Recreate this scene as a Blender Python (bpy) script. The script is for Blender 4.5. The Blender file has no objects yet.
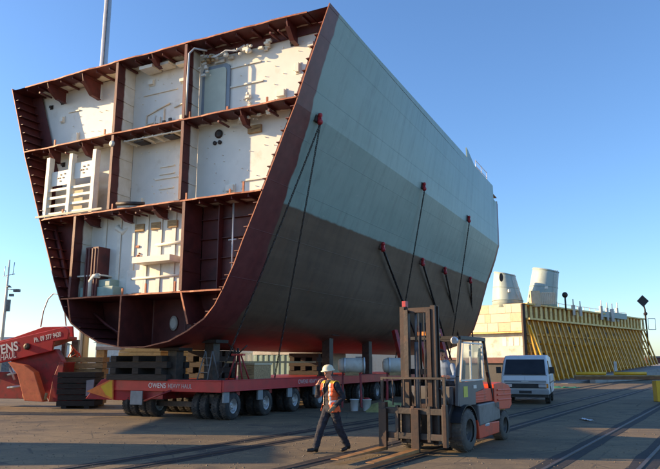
import bpy, bmesh, math, random
from mathutils import Vector, Matrix, noise
random.seed(7)
R = math.radians
sc = bpy.context.scene
col = sc.collection
PI = math.pi

# ------------------------------------------------------------------ materials
def mat(name, c, rough=0.6, metal=0.0, var=0.12, scale=4.0, bump=0.0, bscale=30.0, dirt=None, dscale=1.2, dlo=0.5, dhi=0.7, stretch=(1,1,1), spec=0.5):
    m = bpy.data.materials.new(name); m.use_nodes = True
    n = m.node_tree.nodes; l = m.node_tree.links
    b = n['Principled BSDF']
    b.inputs['Roughness'].default_value = rough
    b.inputs['Metallic'].default_value = metal
    b.inputs['Specular IOR Level'].default_value = spec
    tc = n.new('ShaderNodeTexCoord'); mp = n.new('ShaderNodeMapping')
    mp.inputs['Scale'].default_value = stretch
    l.new(tc.outputs['Object'], mp.inputs['Vector'])
    nz = n.new('ShaderNodeTexNoise'); nz.inputs['Scale'].default_value = scale; nz.inputs['Detail'].default_value = 6
    l.new(mp.outputs[0], nz.inputs['Vector'])
    rp = n.new('ShaderNodeValToRGB')
    rp.color_ramp.elements[0].position = 0.3; rp.color_ramp.elements[1].position = 0.7
    rp.color_ramp.elements[0].color = tuple(max(0, x*(1-var)) for x in c)+(1,)
    rp.color_ramp.elements[1].color = tuple(min(1, x*(1+var)) for x in c)+(1,)
    l.new(nz.outputs['Fac'], rp.inputs['Fac'])
    out = rp.outputs['Color']
    if dirt:
        d = n.new('ShaderNodeTexNoise'); d.inputs['Scale'].default_value = dscale; d.inputs['Detail'].default_value = 8; d.inputs['Roughness'].default_value = .65
        l.new(mp.outputs[0], d.inputs['Vector'])
        mr = n.new('ShaderNodeMapRange'); mr.inputs['From Min'].default_value = dlo; mr.inputs['From Max'].default_value = dhi
        l.new(d.outputs['Fac'], mr.inputs['Value'])
        mx = n.new('ShaderNodeMix'); mx.data_type = 'RGBA'
        l.new(mr.outputs[0], mx.inputs['Factor']); l.new(out, mx.inputs['A']); mx.inputs['B'].default_value = tuple(dirt)+(1,)
        out = mx.outputs['Result']
    l.new(out, b.inputs['Base Color'])
    if bump:
        bn = n.new('ShaderNodeTexNoise'); bn.inputs['Scale'].default_value = bscale; bn.inputs['Detail'].default_value = 5
        l.new(tc.outputs['Object'], bn.inputs['Vector'])
        bp = n.new('ShaderNodeBump'); bp.inputs['Strength'].default_value = bump; bp.inputs['Distance'].default_value = 0.02
        l.new(bn.outputs['Fac'], bp.inputs['Height']); l.new(bp.outputs[0], b.inputs['Normal'])
    return m

class NT:
    """tiny helper to write node maths"""
    def __init__(s, m): s.n = m.node_tree.nodes; s.l = m.node_tree.links
    def link(s, v, sock):
        if isinstance(v, (int, float)): sock.default_value = v
        elif isinstance(v, tuple): sock.default_value = v if len(v) == 4 else v+(1,)
        else: s.l.new(v, sock)
    def math(s, op, a, b=0.0, clamp=False):
        x = s.n.new('ShaderNodeMath'); x.operation = op; x.use_clamp = clamp
        s.link(a, x.inputs[0]); s.link(b, x.inputs[1]); return x.outputs[0]
    def mix(s, f, a, b):
        x = s.n.new('ShaderNodeMix'); x.data_type = 'RGBA'
        s.link(f, x.inputs['Factor']); s.link(a, x.inputs['A']); s.link(b, x.inputs['B']); return x.outputs['Result']
    def noise(s, vec, scale, detail=5, rough=.5):
        x = s.n.new('ShaderNodeTexNoise'); x.inputs['Scale'].default_value = scale; x.inputs['Detail'].default_value = detail; x.inputs['Roughness'].default_value = rough
        s.l.new(vec, x.inputs['Vector']); return x.outputs['Fac']
    def mapped(s, vec, sx, sy, sz):
        x = s.n.new('ShaderNodeMapping'); x.inputs['Scale'].default_value = (sx, sy, sz); s.l.new(vec, x.inputs['Vector']); return x.outputs[0]
    def rng(s, v, a, b):
        x = s.n.new('ShaderNodeMapRange'); x.inputs['From Min'].default_value = a; x.inputs['From Max'].default_value = b
        s.l.new(v, x.inputs['Value']); return x.outputs[0]

M = {}
M['primer'] = mat('red_oxide_primer', (.108,.023,.020), .55, 0, .25, 3, .15, 12, dirt=(.06,.018,.017), dscale=1.6)
M['primer_edge'] = mat('rusty_lit_cut_edge', (.36,.12,.055), .6, .1, .3, 9)  # rust plus the orange sunlight on the rim, both put into the colour
M['white'] = mat('cream_white_paint', (.76,.74,.66), .5, 0, .05, 2, .08, 5, dirt=(.58,.52,.40), dscale=1.3, dlo=.58, dhi=.78)
M['white_trim'] = mat('cream_trim_paint', (.78,.75,.64), .5, 0, .08, 5, dirt=(.5,.4,.26), dscale=4, dlo=.6, dhi=.8)
M['greydoor'] = mat('grey_door_frame_paint', (.22,.27,.32), .5, 0, .08, 5)
M['greendoor'] = mat('pale_green_panel', (.50,.54,.44), .55, 0, .06, 3)
M['seagreen'] = mat('sea_green_machine_paint', (.30,.42,.36), .5, 0, .12, 4)
M['redpaint'] = mat('glossy_red_truck_paint', (.44,.012,.018), .38, 0, .12, 3, dirt=(.17,.02,.02), dscale=1.8, dlo=.52, dhi=.8)
M['redsteel'] = mat('worn_red_steel', (.30,.020,.022), .5, .0, .25, 4, .1, 20, dirt=(.08,.03,.025), dscale=3)
M['orangered'] = mat('sunlit_red_leg_paint', (.62,.15,.06), .6, 0, .18, 6, .1, 30, dirt=(.4,.07,.04), dscale=3)  # red leg paint with its orange sunlight put into the colour
M['darksteel'] = mat('dark_oily_steel', (.045,.038,.034), .55, .3, .35, 6, .2, 20, dirt=(.10,.05,.03), dscale=3)
M['brownsteel'] = mat('worn_brown_mast_steel', (.062,.036,.026), .5, .3, .35, 5, .1, 25, dirt=(.03,.022,.02), dscale=5, dlo=.4, dhi=.6)
M['greysteel'] = mat('grey_painted_steel', (.15,.155,.16), .5, .1, .15, 4, dirt=(.06,.05,.045), dscale=3)
M['cabgrey'] = mat('dark_grey_cab_paint', (.10,.10,.105), .45, 0, .12, 4, dirt=(.2,.17,.13), dscale=2.5, dlo=.6, dhi=.9)
M['orange'] = mat('orange_forklift_paint', (.64,.065,.022), .45, 0, .12, 4, dirt=(.25,.05,.03), dscale=4)
M['rubber'] = mat('black_tyre_rubber', (.028,.027,.026), .85, 0, .3, 8, .3, 40, dirt=(.12,.10,.08), dscale=5)
M['rubber_dusty'] = mat('dusty_tyre_rubber', (.085,.078,.07), .9, 0, .25, 9, .3, 40, dirt=(.17,.145,.115), dscale=6)
M['rim'] = mat('silver_grey_rim', (.40,.40,.39), .45, .4, .2, 8, dirt=(.15,.12,.1), dscale=8)
M['darkrim'] = mat('dark_wheel_rim', (.06,.055,.05), .5, .3, .3, 8)
M['timber'] = mat('sawn_timber', (.40,.27,.13), .8, 0, .3, 5, .2, 30, stretch=(1,6,6), dirt=(.16,.10,.06), dscale=3)
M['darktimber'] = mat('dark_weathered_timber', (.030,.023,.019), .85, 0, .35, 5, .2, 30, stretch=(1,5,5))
M['plyyellow'] = mat('straw_coloured_sheet', (.50,.36,.15), .75, 0, .3, 3, .15, 14, dirt=(.24,.17,.08), dscale=3)
M['yellow'] = mat('yellow_ochre_steel_paint', (.76,.36,.022), .5, 0, .22, 1.5, .05, 10, dirt=(.22,.12,.03), dscale=.9, dlo=.5, dhi=.8)
M['yellowplate'] = mat('shaded_yellow_plate_paint', (.46,.22,.018), .55, 0, .25, 1.2, .05, 10, dirt=(.20,.10,.025), dscale=.8, dlo=.48, dhi=.75)  # darker copy of the yellow; shade behind the lit props put into colour
M['yellowpale'] = mat('pale_edged_yellow_steel', (.76,.52,.16), .55, 0, .15, 3, dirt=(.34,.20,.05), dscale=2)
M['yellowbright'] = mat('sunlit_yellow_paint', (.80,.43,.015), .45, 0, .12, 3, dirt=(.35,.18,.03), dscale=3, dlo=.6, dhi=.8)  # yellow paint with orange sunlight on the boom pipes put into the colour
M['sheetA'] = mat('cream_plywood_sheet', (.68,.60,.45), .7, 0, .10, 2, dirt=(.56,.46,.30), dscale=2)
M['sheetB'] = mat('tan_plywood_sheet', (.62,.51,.34), .7, 0, .12, 2, dirt=(.50,.38,.22), dscale=2)
M['sheetC'] = mat('pale_grey_plywood_sheet', (.60,.56,.47), .7, 0, .12, 2, dirt=(.44,.37,.26), dscale=2)
M['offwhite'] = mat('weathered_off_white_paint', (.60,.58,.52), .6, 0, .1, 2, dirt=(.4,.34,.27), dscale=1.5)
M['funnel'] = mat('pale_grey_green_funnel_paint', (.40,.475,.425), .5, 0, .06, 1, dirt=(.33,.385,.33), dscale=1)
M['glass'] = mat('dark_window_glass', (.022,.025,.030), .12, 0, .3, 1.5, spec=.35)
M['concrete'] = mat('grey_concrete', (.30,.29,.27), .85, 0, .15, 2, .3, 15, dirt=(.18,.17,.155), dscale=1)
M['black'] = mat('black_steel', (.02,.02,.022), .5, .2, .3, 6)
M['chain'] = mat('dark_chain_steel', (.05,.045,.045), .45, .5, .3, 30)
M['red'] = mat('red_fitting_paint', (.38,.022,.03), .45, 0, .2, 10)
M['navy'] = mat('navy_overall_cloth', (.018,.020,.030), .9, 0, .3, 12, .3, 40)
M['skin'] = mat('sunburnt_skin', (.50,.24,.16), .55, 0, .12, 10)
M['helmet'] = mat('cream_hard_hat_plastic', (.72,.66,.46), .35, 0, .06, 4)
M['vest'] = mat('orange_hi_vis_cloth', (.80,.13,.035), .75, 0, .1, 15)
M['vest_yellow'] = mat('yellow_hi_vis_trim', (.78,.50,.06), .75, 0, .1, 15)
M['reflective'] = mat('silver_reflective_tape', (.72,.72,.70), .4, .2, .05, 10)
M['boot'] = mat('black_boot_leather', (.016,.014,.013), .5, 0, .3, 10)
M['glove'] = mat('tan_work_glove', (.22,.17,.11), .85, 0, .2, 20)
M['blueshirt'] = mat('pale_blue_shirt_cloth', (.22,.30,.44), .85, 0, .12, 10)
M['hair'] = mat('dark_brown_hair', (.035,.022,.014), .7, 0, .3, 30)
M['vanwhite'] = mat('off_white_van_paint', (.66,.69,.72), .3, 0, .03, 2, dirt=(.48,.48,.46), dscale=1.6, dlo=.55, dhi=.9)
M['vangrey'] = mat('grey_bumper_plastic', (.26,.27,.28), .5, 0, .08, 5)
M['letters'] = mat('white_lettering_paint', (.72,.70,.66), .5, 0, .06, 20)
M['paleletters'] = mat('faded_lettering_paint', (.55,.42,.40), .5, 0, .1, 20)
M['lamp'] = mat('clear_headlamp_glass', (.62,.64,.66), .1, .3, .1, 10, spec=.9)
M['amber'] = mat('amber_indicator_lens', (.70,.25,.03), .2, 0, .1, 10)
M['sticker'] = mat('yellow_green_sticker', (.50,.50,.06), .5, 0, .08, 10)
M['hiviz'] = mat('orange_yellow_marker_board', (.85,.20,.03), .5, 0, .15, 6, dirt=(.85,.32,.05), dscale=3)
M['flap'] = mat('grey_mud_flap', (.22,.235,.24), .7, 0, .12, 6)
M['galv'] = mat('galvanised_pole_steel', (.52,.54,.55), .45, .4, .08, 2)
M['sand'] = mat('yellow_green_canvas', (.38,.36,.13), .9, 0, .25, 5, .3, 10)
M['bucket'] = mat('white_bucket_plastic', (.60,.61,.62), .4, 0, .06, 5)
M['brown_stain'] = mat('brown_barrier_underside', (.20,.085,.03), .6, 0, .25, 5)
M['seat'] = mat('black_seat_vinyl', (.02,.02,.022), .5, 0, .2, 10)
M['wire'] = mat('red_orange_hose_rubber', (.5,.07,.035), .5, 0, .2, 10)
M['paper'] = mat('white_paper', (.7,.72,.75), .8, 0, .05, 10)
M['greenplastic'] = mat('green_plastic_sheet', (.06,.24,.13), .5, 0, .2, 10)

def cabin_glass():
    m = bpy.data.materials.new('tinted_cab_glass'); m.use_nodes = True
    b = m.node_tree.nodes['Principled BSDF']
    b.inputs['Base Color'].default_value = (.75,.88,.86,1); b.inputs['Roughness'].default_value = .05
    b.inputs['Transmission Weight'].default_value = .92; b.inputs['IOR'].default_value = 1.12
    return m
M['cabglass'] = cabin_glass()

def hull_paint():
    m = bpy.data.materials.new('hull_paint_scheme'); m.use_nodes = True
    t = NT(m); b = t.n['Principled BSDF']
    tc = t.n.new('ShaderNodeTexCoord'); o = tc.outputs['Object']
    sp = t.n.new('ShaderNodeSeparateXYZ'); t.l.new(o, sp.inputs[0])
    x, y, z = sp.outputs
    big = t.noise(o, .35, 6, .6); fine = t.noise(o, 3.0, 6, .6)
    streak = t.noise(t.mapped(o, 1, 1.6, .10), 2.2, 6, .6)
    streak2 = t.noise(t.mapped(o, 1, .12, 2.0), 1.6, 5, .6)
    teal = t.mix(t.rng(big, .35, .65), (.215,.325,.298), (.262,.372,.340))
    teal = t.mix(t.math('MULTIPLY', t.rng(streak, .48, .72), .5), teal, (.145,.205,.195))
    teal = t.mix(t.math('MULTIPLY', t.rng(streak2, .5, .8), .30), teal, (.30,.40,.375))
    # welds and plate seams
    br = t.n.new('ShaderNodeTexBrick'); br.inputs['Scale'].default_value = 1.0
    br.inputs['Brick Width'].default_value = 6.0; br.inputs['Row Height'].default_value = 1.45
    br.inputs['Mortar Size'].default_value = .012; br.inputs['Mortar Smooth'].default_value = .3
    cb = t.n.new('ShaderNodeCombineXYZ'); t.l.new(y, cb.inputs[0]); t.l.new(z, cb.inputs[1])
    t.l.new(cb.outputs[0], br.inputs['Vector'])
    seam = br.outputs['Fac']
    teal = t.mix(t.math('MULTIPLY', seam, .25), teal, (.15,.20,.19))
    rust = t.math('MULTIPLY', t.rng(t.noise(t.mapped(o, 1, 2.6, .14), 1.9, 7, .65), .60, .72), t.rng(t.noise(o, .5, 4, .6), .48, .60))
    teal = t.mix(t.math('MULTIPLY', rust, .55), teal, (.20,.155,.105))
    scuff = t.rng(t.noise(t.mapped(o, 1, .35, 1.6), 3.2, 8, .75), .63, .70)
    teal = t.mix(t.math('MULTIPLY', scuff, .45), teal, (.40,.46,.43))
    brown = t.mix(t.rng(big, .35, .65), (.100,.066,.043), (.140,.096,.064))
    brown = t.mix(t.math('MULTIPLY', t.rng(streak, .45, .75), .6), brown, (.050,.036,.029))
    brown = t.mix(t.math('MULTIPLY', t.rng(streak2, .45, .75), .4), brown, (.18,.125,.082))
    brown = t.mix(t.math('MULTIPLY', rust, .7), brown, (.17,.075,.035))
    brown = t.mix(t.math('MULTIPLY', scuff, .5), brown, (.24,.20,.155))
    red = t.mix(t.rng(fine, .35, .65), (.075,.018,.014), (.120,.026,.019))
    maroon = t.mix(t.rng(fine, .35, .65), (.105,.020,.022), (.150,.033,.032))
    wl = t.math('ADD', z, t.math('MULTIPLY', t.math('SUBTRACT', fine, .5), .10))
    c = t.mix(t.rng(wl, 6.74, 6.80), brown, teal)
    zr = t.math('ADD', z, t.math('MULTIPLY', t.math('SUBTRACT', big, .5), .5))
    c = t.mix(t.rng(zr, 3.1, 2.6), c, red)
    # bare primer strip along the open cut
    edge = t.math('ADD', t.math('ADD', .66, t.math('MULTIPLY', t.math('SUBTRACT', 12.5, z), .105)), t.math('MULTIPLY', t.math('SUBTRACT', t.noise(o, .9, 3), .5), .55))
    d = t.math('SUBTRACT', y, edge)
    c = t.mix(t.rng(d, .05, -.02), c, maroon)
    d2 = t.math('SUBTRACT', 25.6, y)
    c = t.mix(t.rng(d2, .02, -.02), c, maroon)
    t.l.new(c, b.inputs['Base Color'])
    b.inputs['Roughness'].default_value = .42
    fr_ = t.math('MULTIPLY', t.math('ABSOLUTE', t.math('SINE', t.math('MULTIPLY', y, PI/.75))), .22)
    st_ = t.math('MULTIPLY', t.math('ABSOLUTE', t.math('SINE', t.math('MULTIPLY', z, PI/.60))), .16)
    h = t.math('ADD', t.math('ADD', t.math('MULTIPLY', seam, .6), t.math('MULTIPLY', t.noise(o, .8, 3), .9)), t.math('MULTIPLY', t.math('ADD', fr_, st_), t.rng(t.noise(o, .6, 2), .3, .7)))
    bp = t.n.new('ShaderNodeBump'); bp.inputs['Strength'].default_value = .5; bp.inputs['Distance'].default_value = .035
    t.l.new(h, bp.inputs['Height']); t.l.new(bp.outputs[0], b.inputs['Normal'])
    return m
M['hull'] = hull_paint()

def two_tone(name, dist_axis, dist, lo, hi, wob=.25):
    """primer near the cut edge, white paint further in (a real paint border on the steel)"""
    m = bpy.data.materials.new(name); m.use_nodes = True
    t = NT(m); b = t.n['Principled BSDF']
    tc = t.n.new('ShaderNodeTexCoord'); o = tc.outputs['Object']
    sp = t.n.new('ShaderNodeSeparateXYZ'); t.l.new(o, sp.inputs[0])
    f = t.noise(o, 3.0, 5, .6)
    pr = t.mix(t.rng(f, .35, .65), (.080,.019,.016), (.130,.030,.024))
    wh = t.mix(t.rng(f, .35, .65), lo, hi)
    v = t.math('ADD', sp.outputs[dist_axis], t.math('MULTIPLY', t.math('SUBTRACT', t.noise(o, 2.2, 4), .5), wob))
    c = t.mix(t.rng(v, dist, dist+.05), pr, wh)
    t.l.new(c, b.inputs['Base Color']); b.inputs['Roughness'].default_value = .55
    return m
M['deckhead'] = two_tone('deck_primer_and_cream', 1, .62, (.66,.60,.45), (.78,.74,.62), .5)
M['sidewall'] = two_tone('bulkhead_primer_and_cream', 1, .36, (.68,.64,.52), (.78,.75,.65), .12)

def ground_mat():
    m = bpy.data.materials.new('worn_yard_asphalt'); m.use_nodes = True
    t = NT(m); b = t.n['Principled BSDF']
    tc = t.n.new('ShaderNodeTexCoord'); o = tc.outputs['Object']
    big = t.noise(o, .22, 6, .6); mid = t.noise(o, 1.3, 6, .65); grit = t.noise(o, 55, 4, .7)
    along = t.noise(t.mapped(o, .25, 1.6, 1), 1.1, 6, .6)
    c = t.mix(t.rng(big, .35, .65), (.108,.085,.052), (.195,.150,.085))
    c = t.mix(t.math('MULTIPLY', t.rng(mid, .48, .70), .65), c, (.27,.20,.105))
    c = t.mix(t.math('MULTIPLY', t.rng(along, .50, .68), .55), c, (.075,.063,.048))
    c = t.mix(t.math('MULTIPLY', t.rng(grit, .52, .72), .55), c, (.31,.25,.165))
    c = t.mix(t.math('MULTIPLY', t.rng(t.noise(o, 14, 5, .75), .52, .66), .6), c, (.055,.048,.040))
    st = t.noise(o, .7, 3, .5)
    c = t.mix(t.math('MULTIPLY', t.rng(st, .60, .67), .6), c, (.040,.036,.034))
    c = t.mix(t.math('MULTIPLY', t.rng(t.noise(t.mapped(o,1,1,1), 2.7, 4, .6), .66, .70), .6), c, (.035,.032,.03))
    ro = t.n.new('ShaderNodeMapping'); ro.inputs['Rotation'].default_value = (0,0,R(31.8)); t.l.new(o, ro.inputs['Vector'])
    bk = t.n.new('ShaderNodeTexBrick'); bk.inputs['Scale'].default_value = 1; bk.inputs['Brick Width'].default_value = 6.5; bk.inputs['Row Height'].default_value = 5.2; bk.offset = 0
    bk.inputs['Mortar Size'].default_value = .02; bk.inputs['Mortar Smooth'].default_value = .4
    wob = t.n.new('ShaderNodeMix'); wob.data_type = 'VECTOR'; wob.inputs['Factor'].default_value = .02
    wn_ = t.n.new('ShaderNodeTexNoise'); wn_.inputs['Scale'].default_value = 1.5; t.l.new(o, wn_.inputs['Vector'])
    t.l.new(ro.outputs[0], wob.inputs['A']); t.l.new(wn_.outputs['Color'], wob.inputs['B']); t.l.new(wob.outputs['Result'], bk.inputs['Vector'])
    c = t.mix(t.math('MULTIPLY', bk.outputs['Fac'], .75), c, (.03,.027,.025))
    vo = t.n.new('ShaderNodeTexVoronoi'); vo.feature = 'DISTANCE_TO_EDGE'; vo.inputs['Scale'].default_value = .45
    t.l.new(wob.outputs['Result'], vo.inputs['Vector'])
    crack = t.math('MULTIPLY', t.rng(vo.outputs['Distance'], .010, .003), t.rng(mid, .42, .55))
    c = t.mix(t.math('MULTIPLY', crack, .7), c, (.03,.028,.026))
    t.l.new(c, b.inputs['Base Color'])
    b.inputs['Roughness'].default_value = .82
    bp = t.n.new('ShaderNodeBump'); bp.inputs['Strength'].default_value = .6; bp.inputs['Distance'].default_value = .02
    h = t.math('ADD', grit, t.math('MULTIPLY', mid, .8))
    t.l.new(h, bp.inputs['Height']); t.l.new(bp.outputs[0], b.inputs['Normal'])
    return m
M['ground'] = ground_mat()

# ------------------------------------------------------------------ object helpers
def tag(o, label=None, cat=None, group=None, kind=None):
    if label: o['label'] = label
    if cat: o['category'] = cat
    if group: o['group'] = group
    if kind: o['kind'] = kind
    return o
def thing(name, label, cat, loc=(0,0,0), rz=0.0, group=None):
    o = bpy.data.objects.new(name, None); col.objects.link(o)
    o.location = loc; o.rotation_euler = (0,0,rz); o.empty_display_size = .3
    return tag(o, label, cat, group)
def wmat(o):
    if o is None: return Matrix.Identity(4)
    m = Matrix.LocRotScale(o.location, o.rotation_euler, o.scale)
    return wmat(o.parent) @ m
def frame(p, az=None, xdir=None):
    """a matrix: origin p, local x along xdir (horizontal)"""
    x = Vector(xdir).normalized(); z = Vector((0,0,1)); y = z.cross(x)
    return Matrix(((x.x,y.x,z.x,p[0]),(x.y,y.y,z.y,p[1]),(x.z,y.z,z.z,p[2]),(0,0,0,1)))

class MB:
    def __init__(s): s.bm = bmesh.new(); s.mi = 0
    def _f(s, vs, smooth=False):
        try:
            f = s.bm.faces.new(vs); f.material_index = s.mi; f.smooth = smooth; return f
        except ValueError: return None
    def box(s, x0,x1,y0,y1,z0,z1, m=None):
        P = [(x0,y0,z0),(x1,y0,z0),(x1,y1,z0),(x0,y1,z0),(x0,y0,z1),(x1,y0,z1),(x1,y1,z1),(x0,y1,z1)]
        v = [s.bm.verts.new(m @ Vector(p) if m else p) for p in P]
        for q in ((3,2,1,0),(4,5,6,7),(0,1,5,4),(1,2,6,5),(2,3,7,6),(3,0,4,7)): s._f([v[i] for i in q])
        return s
    def bar(s, a, b, w, h, up=(0,0,1)):
        a, b = Vector(a), Vector(b); d = (b-a).normalized(); u = Vector(up)
        if abs(d.dot(u)) > .98: u = Vector((0,1,0))
        r = d.cross(u).normalized(); u = r.cross(d).normalized()
        v = [s.bm.verts.new(p + r*w*i/2 + u*h*j/2) for p in (a,b) for i,j in ((-1,-1),(1,-1),(1,1),(-1,1))]
        for q in ((3,2,1,0),(4,5,6,7),(0,1,5,4),(1,2,6,5),(2,3,7,6),(3,0,4,7)): s._f([v[i] for i in q])
        return s
    def tube(s, pts, r, n=8, cap=True):
        pts = [Vector(p) for p in pts]; rings = []
        rr = r if isinstance(r, (list, tuple)) else [r]*len(pts)
        u = None
        for i, p in enumerate(pts):
            d = (pts[min(i+1,len(pts)-1)] - pts[max(i-1,0)]).normalized()
            if u is None: u = d.orthogonal().normalized()
            else:
                u = (u - d*u.dot(d)); u = u.normalized() if u.length > 1e-6 else d.orthogonal().normalized()
            w = d.cross(u)
            rings.append([s.bm.verts.new(p + (u*math.cos(2*PI*k/n) + w*math.sin(2*PI*k/n))*rr[i]) for k in range(n)])
        for A, B in zip(rings, rings[1:]):
            for k in range(n): s._f([A[k],A[(k+1)%n],B[(k+1)%n],B[k]], True)
        if cap: s._f(rings[0][::-1]); s._f(rings[-1])
        return s
    def lathe(s, prof, n=32, m=None, cap=True):
        """profile of (radius, height) along local z"""
        rings = []
        for r, h in prof:
            rings.append([s.bm.verts.new((m or Matrix.Identity(4)) @ Vector((r*math.cos(2*PI*k/n), r*math.sin(2*PI*k/n), h))) for k in range(n)])
        for A, B in zip(rings, rings[1:]):
            for k in range(n): s._f([A[k],A[(k+1)%n],B[(k+1)%n],B[k]], True)
        if cap:
            s._f(rings[0][::-1]); s._f(rings[-1])
        return s
    def prism(s, poly, m, d0, d1):
        """polygon in the local x/z plane of m, thickened along local y from d0 to d1"""
        A = [s.bm.verts.new(m @ Vector((p[0], d0, p[1]))) for p in poly]
        B = [s.bm.verts.new(m @ Vector((p[0], d1, p[1]))) for p in poly]
        s._f(A); s._f(B[::-1]); n = len(poly)
        for k in range(n): s._f([A[(k+1)%n],A[k],B[k],B[(k+1)%n]])
        return s
    def ball(s, c, r, m=None, n=12):
        c = Vector(c); r = (r,r,r) if isinstance(r,(int,float)) else r
        rows = n//2+1; rings = []
        for i in range(1, rows):
            a = PI*i/rows
            rings.append([s.bm.verts.new(c + Vector((r[0]*math.sin(a)*math.cos(2*PI*k/n), r[1]*math.sin(a)*math.sin(2*PI*k/n), r[2]*math.cos(a)))) for k in range(n)])
        t = s.bm.verts.new(c+Vector((0,0,r[2]))); b = s.bm.verts.new(c-Vector((0,0,r[2])))
        for A, B in zip(rings, rings[1:]):
            for k in range(n): s._f([A[k],B[k],B[(k+1)%n],A[(k+1)%n]], True)
        for k in range(n):
            s._f([t,rings[0][k],rings[0][(k+1)%n]], True); s._f([b,rings[-1][(k+1)%n],rings[-1][k]], True)
        return s
    def build(s, name, mats, parent=None, bevel=0.0, world=False, tri=False):
        if world and parent: s.bm.transform(wmat(parent).inverted())
        bmesh.ops.recalc_face_normals(s.bm, faces=s.bm.faces)
        me = bpy.data.meshes.new(name); s.bm.to_mesh(me); s.bm.free()
        for m in (mats if isinstance(mats, (list,tuple)) else [mats]): me.materials.append(M[m] if isinstance(m,str) else m)
        o = bpy.data.objects.new(name, me); col.objects.link(o)
        if parent: o.parent = parent
        if bevel:
            b = o.modifiers.new('bevel','BEVEL'); b.width = bevel; b.segments = 2; b.limit_method = 'ANGLE'; b.angle_limit = R(40)
        return o

def text(body, size, origin, xdir, up, material, parent, name='lettering', shear=0.0, width=None, bold=0.0):
    """flat letters lying on a surface, world coordinates"""
    cu = bpy.data.curves.new('t','FONT'); cu.body = body; cu.size = size; cu.shear = shear; cu.extrude = .004; cu.offset = bold
    o = bpy.data.objects.new('t', cu); col.objects.link(o)
    dg = bpy.context.evaluated_depsgraph_get()
    me = bpy.data.meshes.new_from_object(o.evaluated_get(dg))
    bpy.data.objects.remove(o); bpy.data.curves.remove(cu)
    x = Vector(xdir).normalized(); y = Vector(up); y = (y - x*y.dot(x)).normalized(); z = x.cross(y)
    if width:
        xs = [v.co.x for v in me.vertices]; k = width/(max(xs)-min(xs))
        for v in me.vertices: v.co.x *= k
    T = Matrix(((x.x,y.x,z.x,origin[0]),(x.y,y.y,z.y,origin[1]),(x.z,y.z,z.z,origin[2]),(0,0,0,1)))
    me.transform((wmat(parent).inverted() if parent else Matrix.Identity(4)) @ T)
    me.materials.clear(); me.materials.append(M[material]); me.name = name
    q = bpy.data.objects.new(name, me); col.objects.link(q); q.parent = parent
    return q

def copy_tree(o, parent=None):
    c = o.copy(); col.objects.link(c); c.parent = parent
    for ch in o.children: copy_tree(ch, c)
    return c

# ------------------------------------------------------------------ camera, sun, sky
F_PX, TH, EYE = 650.0, math.atan(127.5/650.0), 1.8
cam = bpy.data.cameras.new('camera'); co = bpy.data.objects.new('camera', cam); col.objects.link(co)
co.location = (0,0,EYE); co.rotation_euler = (PI/2+TH, 0, 0)
cam.sensor_fit = 'HORIZONTAL'; cam.sensor_width = 36; cam.lens = F_PX/660*36
cam.clip_start = .1; cam.clip_end = 6000
sc.camera = co
def at(px, py, Y):
    v = 234.5-py; x = px-330; y = F_PX*math.cos(TH)-v*math.sin(TH); z = F_PX*math.sin(TH)+v*math.cos(TH)
    return Vector((x*Y/y, Y, EYE+z*Y/y))
def gnd(px, py, h=0.0):
    v = 234.5-py; x = px-330; y = F_PX*math.cos(TH)-v*math.sin(TH); z = F_PX*math.sin(TH)+v*math.cos(TH)
    t = (h-EYE)/z; return Vector((x*t, y*t, h))

PHI, ELEV = R(5.5), R(16.5)
sdir = Vector((-math.cos(PHI)*math.cos(ELEV), math.sin(PHI)*math.cos(ELEV), math.sin(ELEV)))
sun = bpy.data.lights.new('sun','SUN'); sun.energy = 5.0; sun.angle = R(.5); sun.color = (1.0,.68,.37)
so = bpy.data.objects.new('sun', sun); col.objects.link(so)
so.rotation_euler = sdir.to_track_quat('Z','Y').to_euler(); so.location = (-40,0,40)
w = bpy.data.worlds.new('World'); sc.world = w; w.use_nodes = True
wn = w.node_tree.nodes; wl = w.node_tree.links
sky = wn.new('ShaderNodeTexSky'); sky.sky_type = 'NISHITA'; sky.sun_disc = False
sky.sun_elevation = ELEV; sky.sun_rotation = math.atan2(sdir.x, sdir.y)
sky.air_density = 1.0; sky.dust_density = .5; sky.ozone_density = 4.5; sky.altitude = 0
bg = wn['Background']; bg.inputs['Strength'].default_value = .142
hs = wn.new('ShaderNodeHueSaturation'); hs.inputs['Saturation'].default_value = 1.03; hs.inputs['Hue'].default_value = .503
wl.new(sky.outputs[0], hs.inputs['Color']); wl.new(hs.outputs[0], bg.inputs['Color'])
sc.view_settings.view_transform = 'Standard'; sc.view_settings.look = 'None'
sc.view_settings.exposure = 1.0; sc.view_settings.gamma = 1; sc.view_settings.use_curve_mapping = False
sc.cycles.max_bounces = 6; sc.cycles.use_denoising = True

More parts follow.
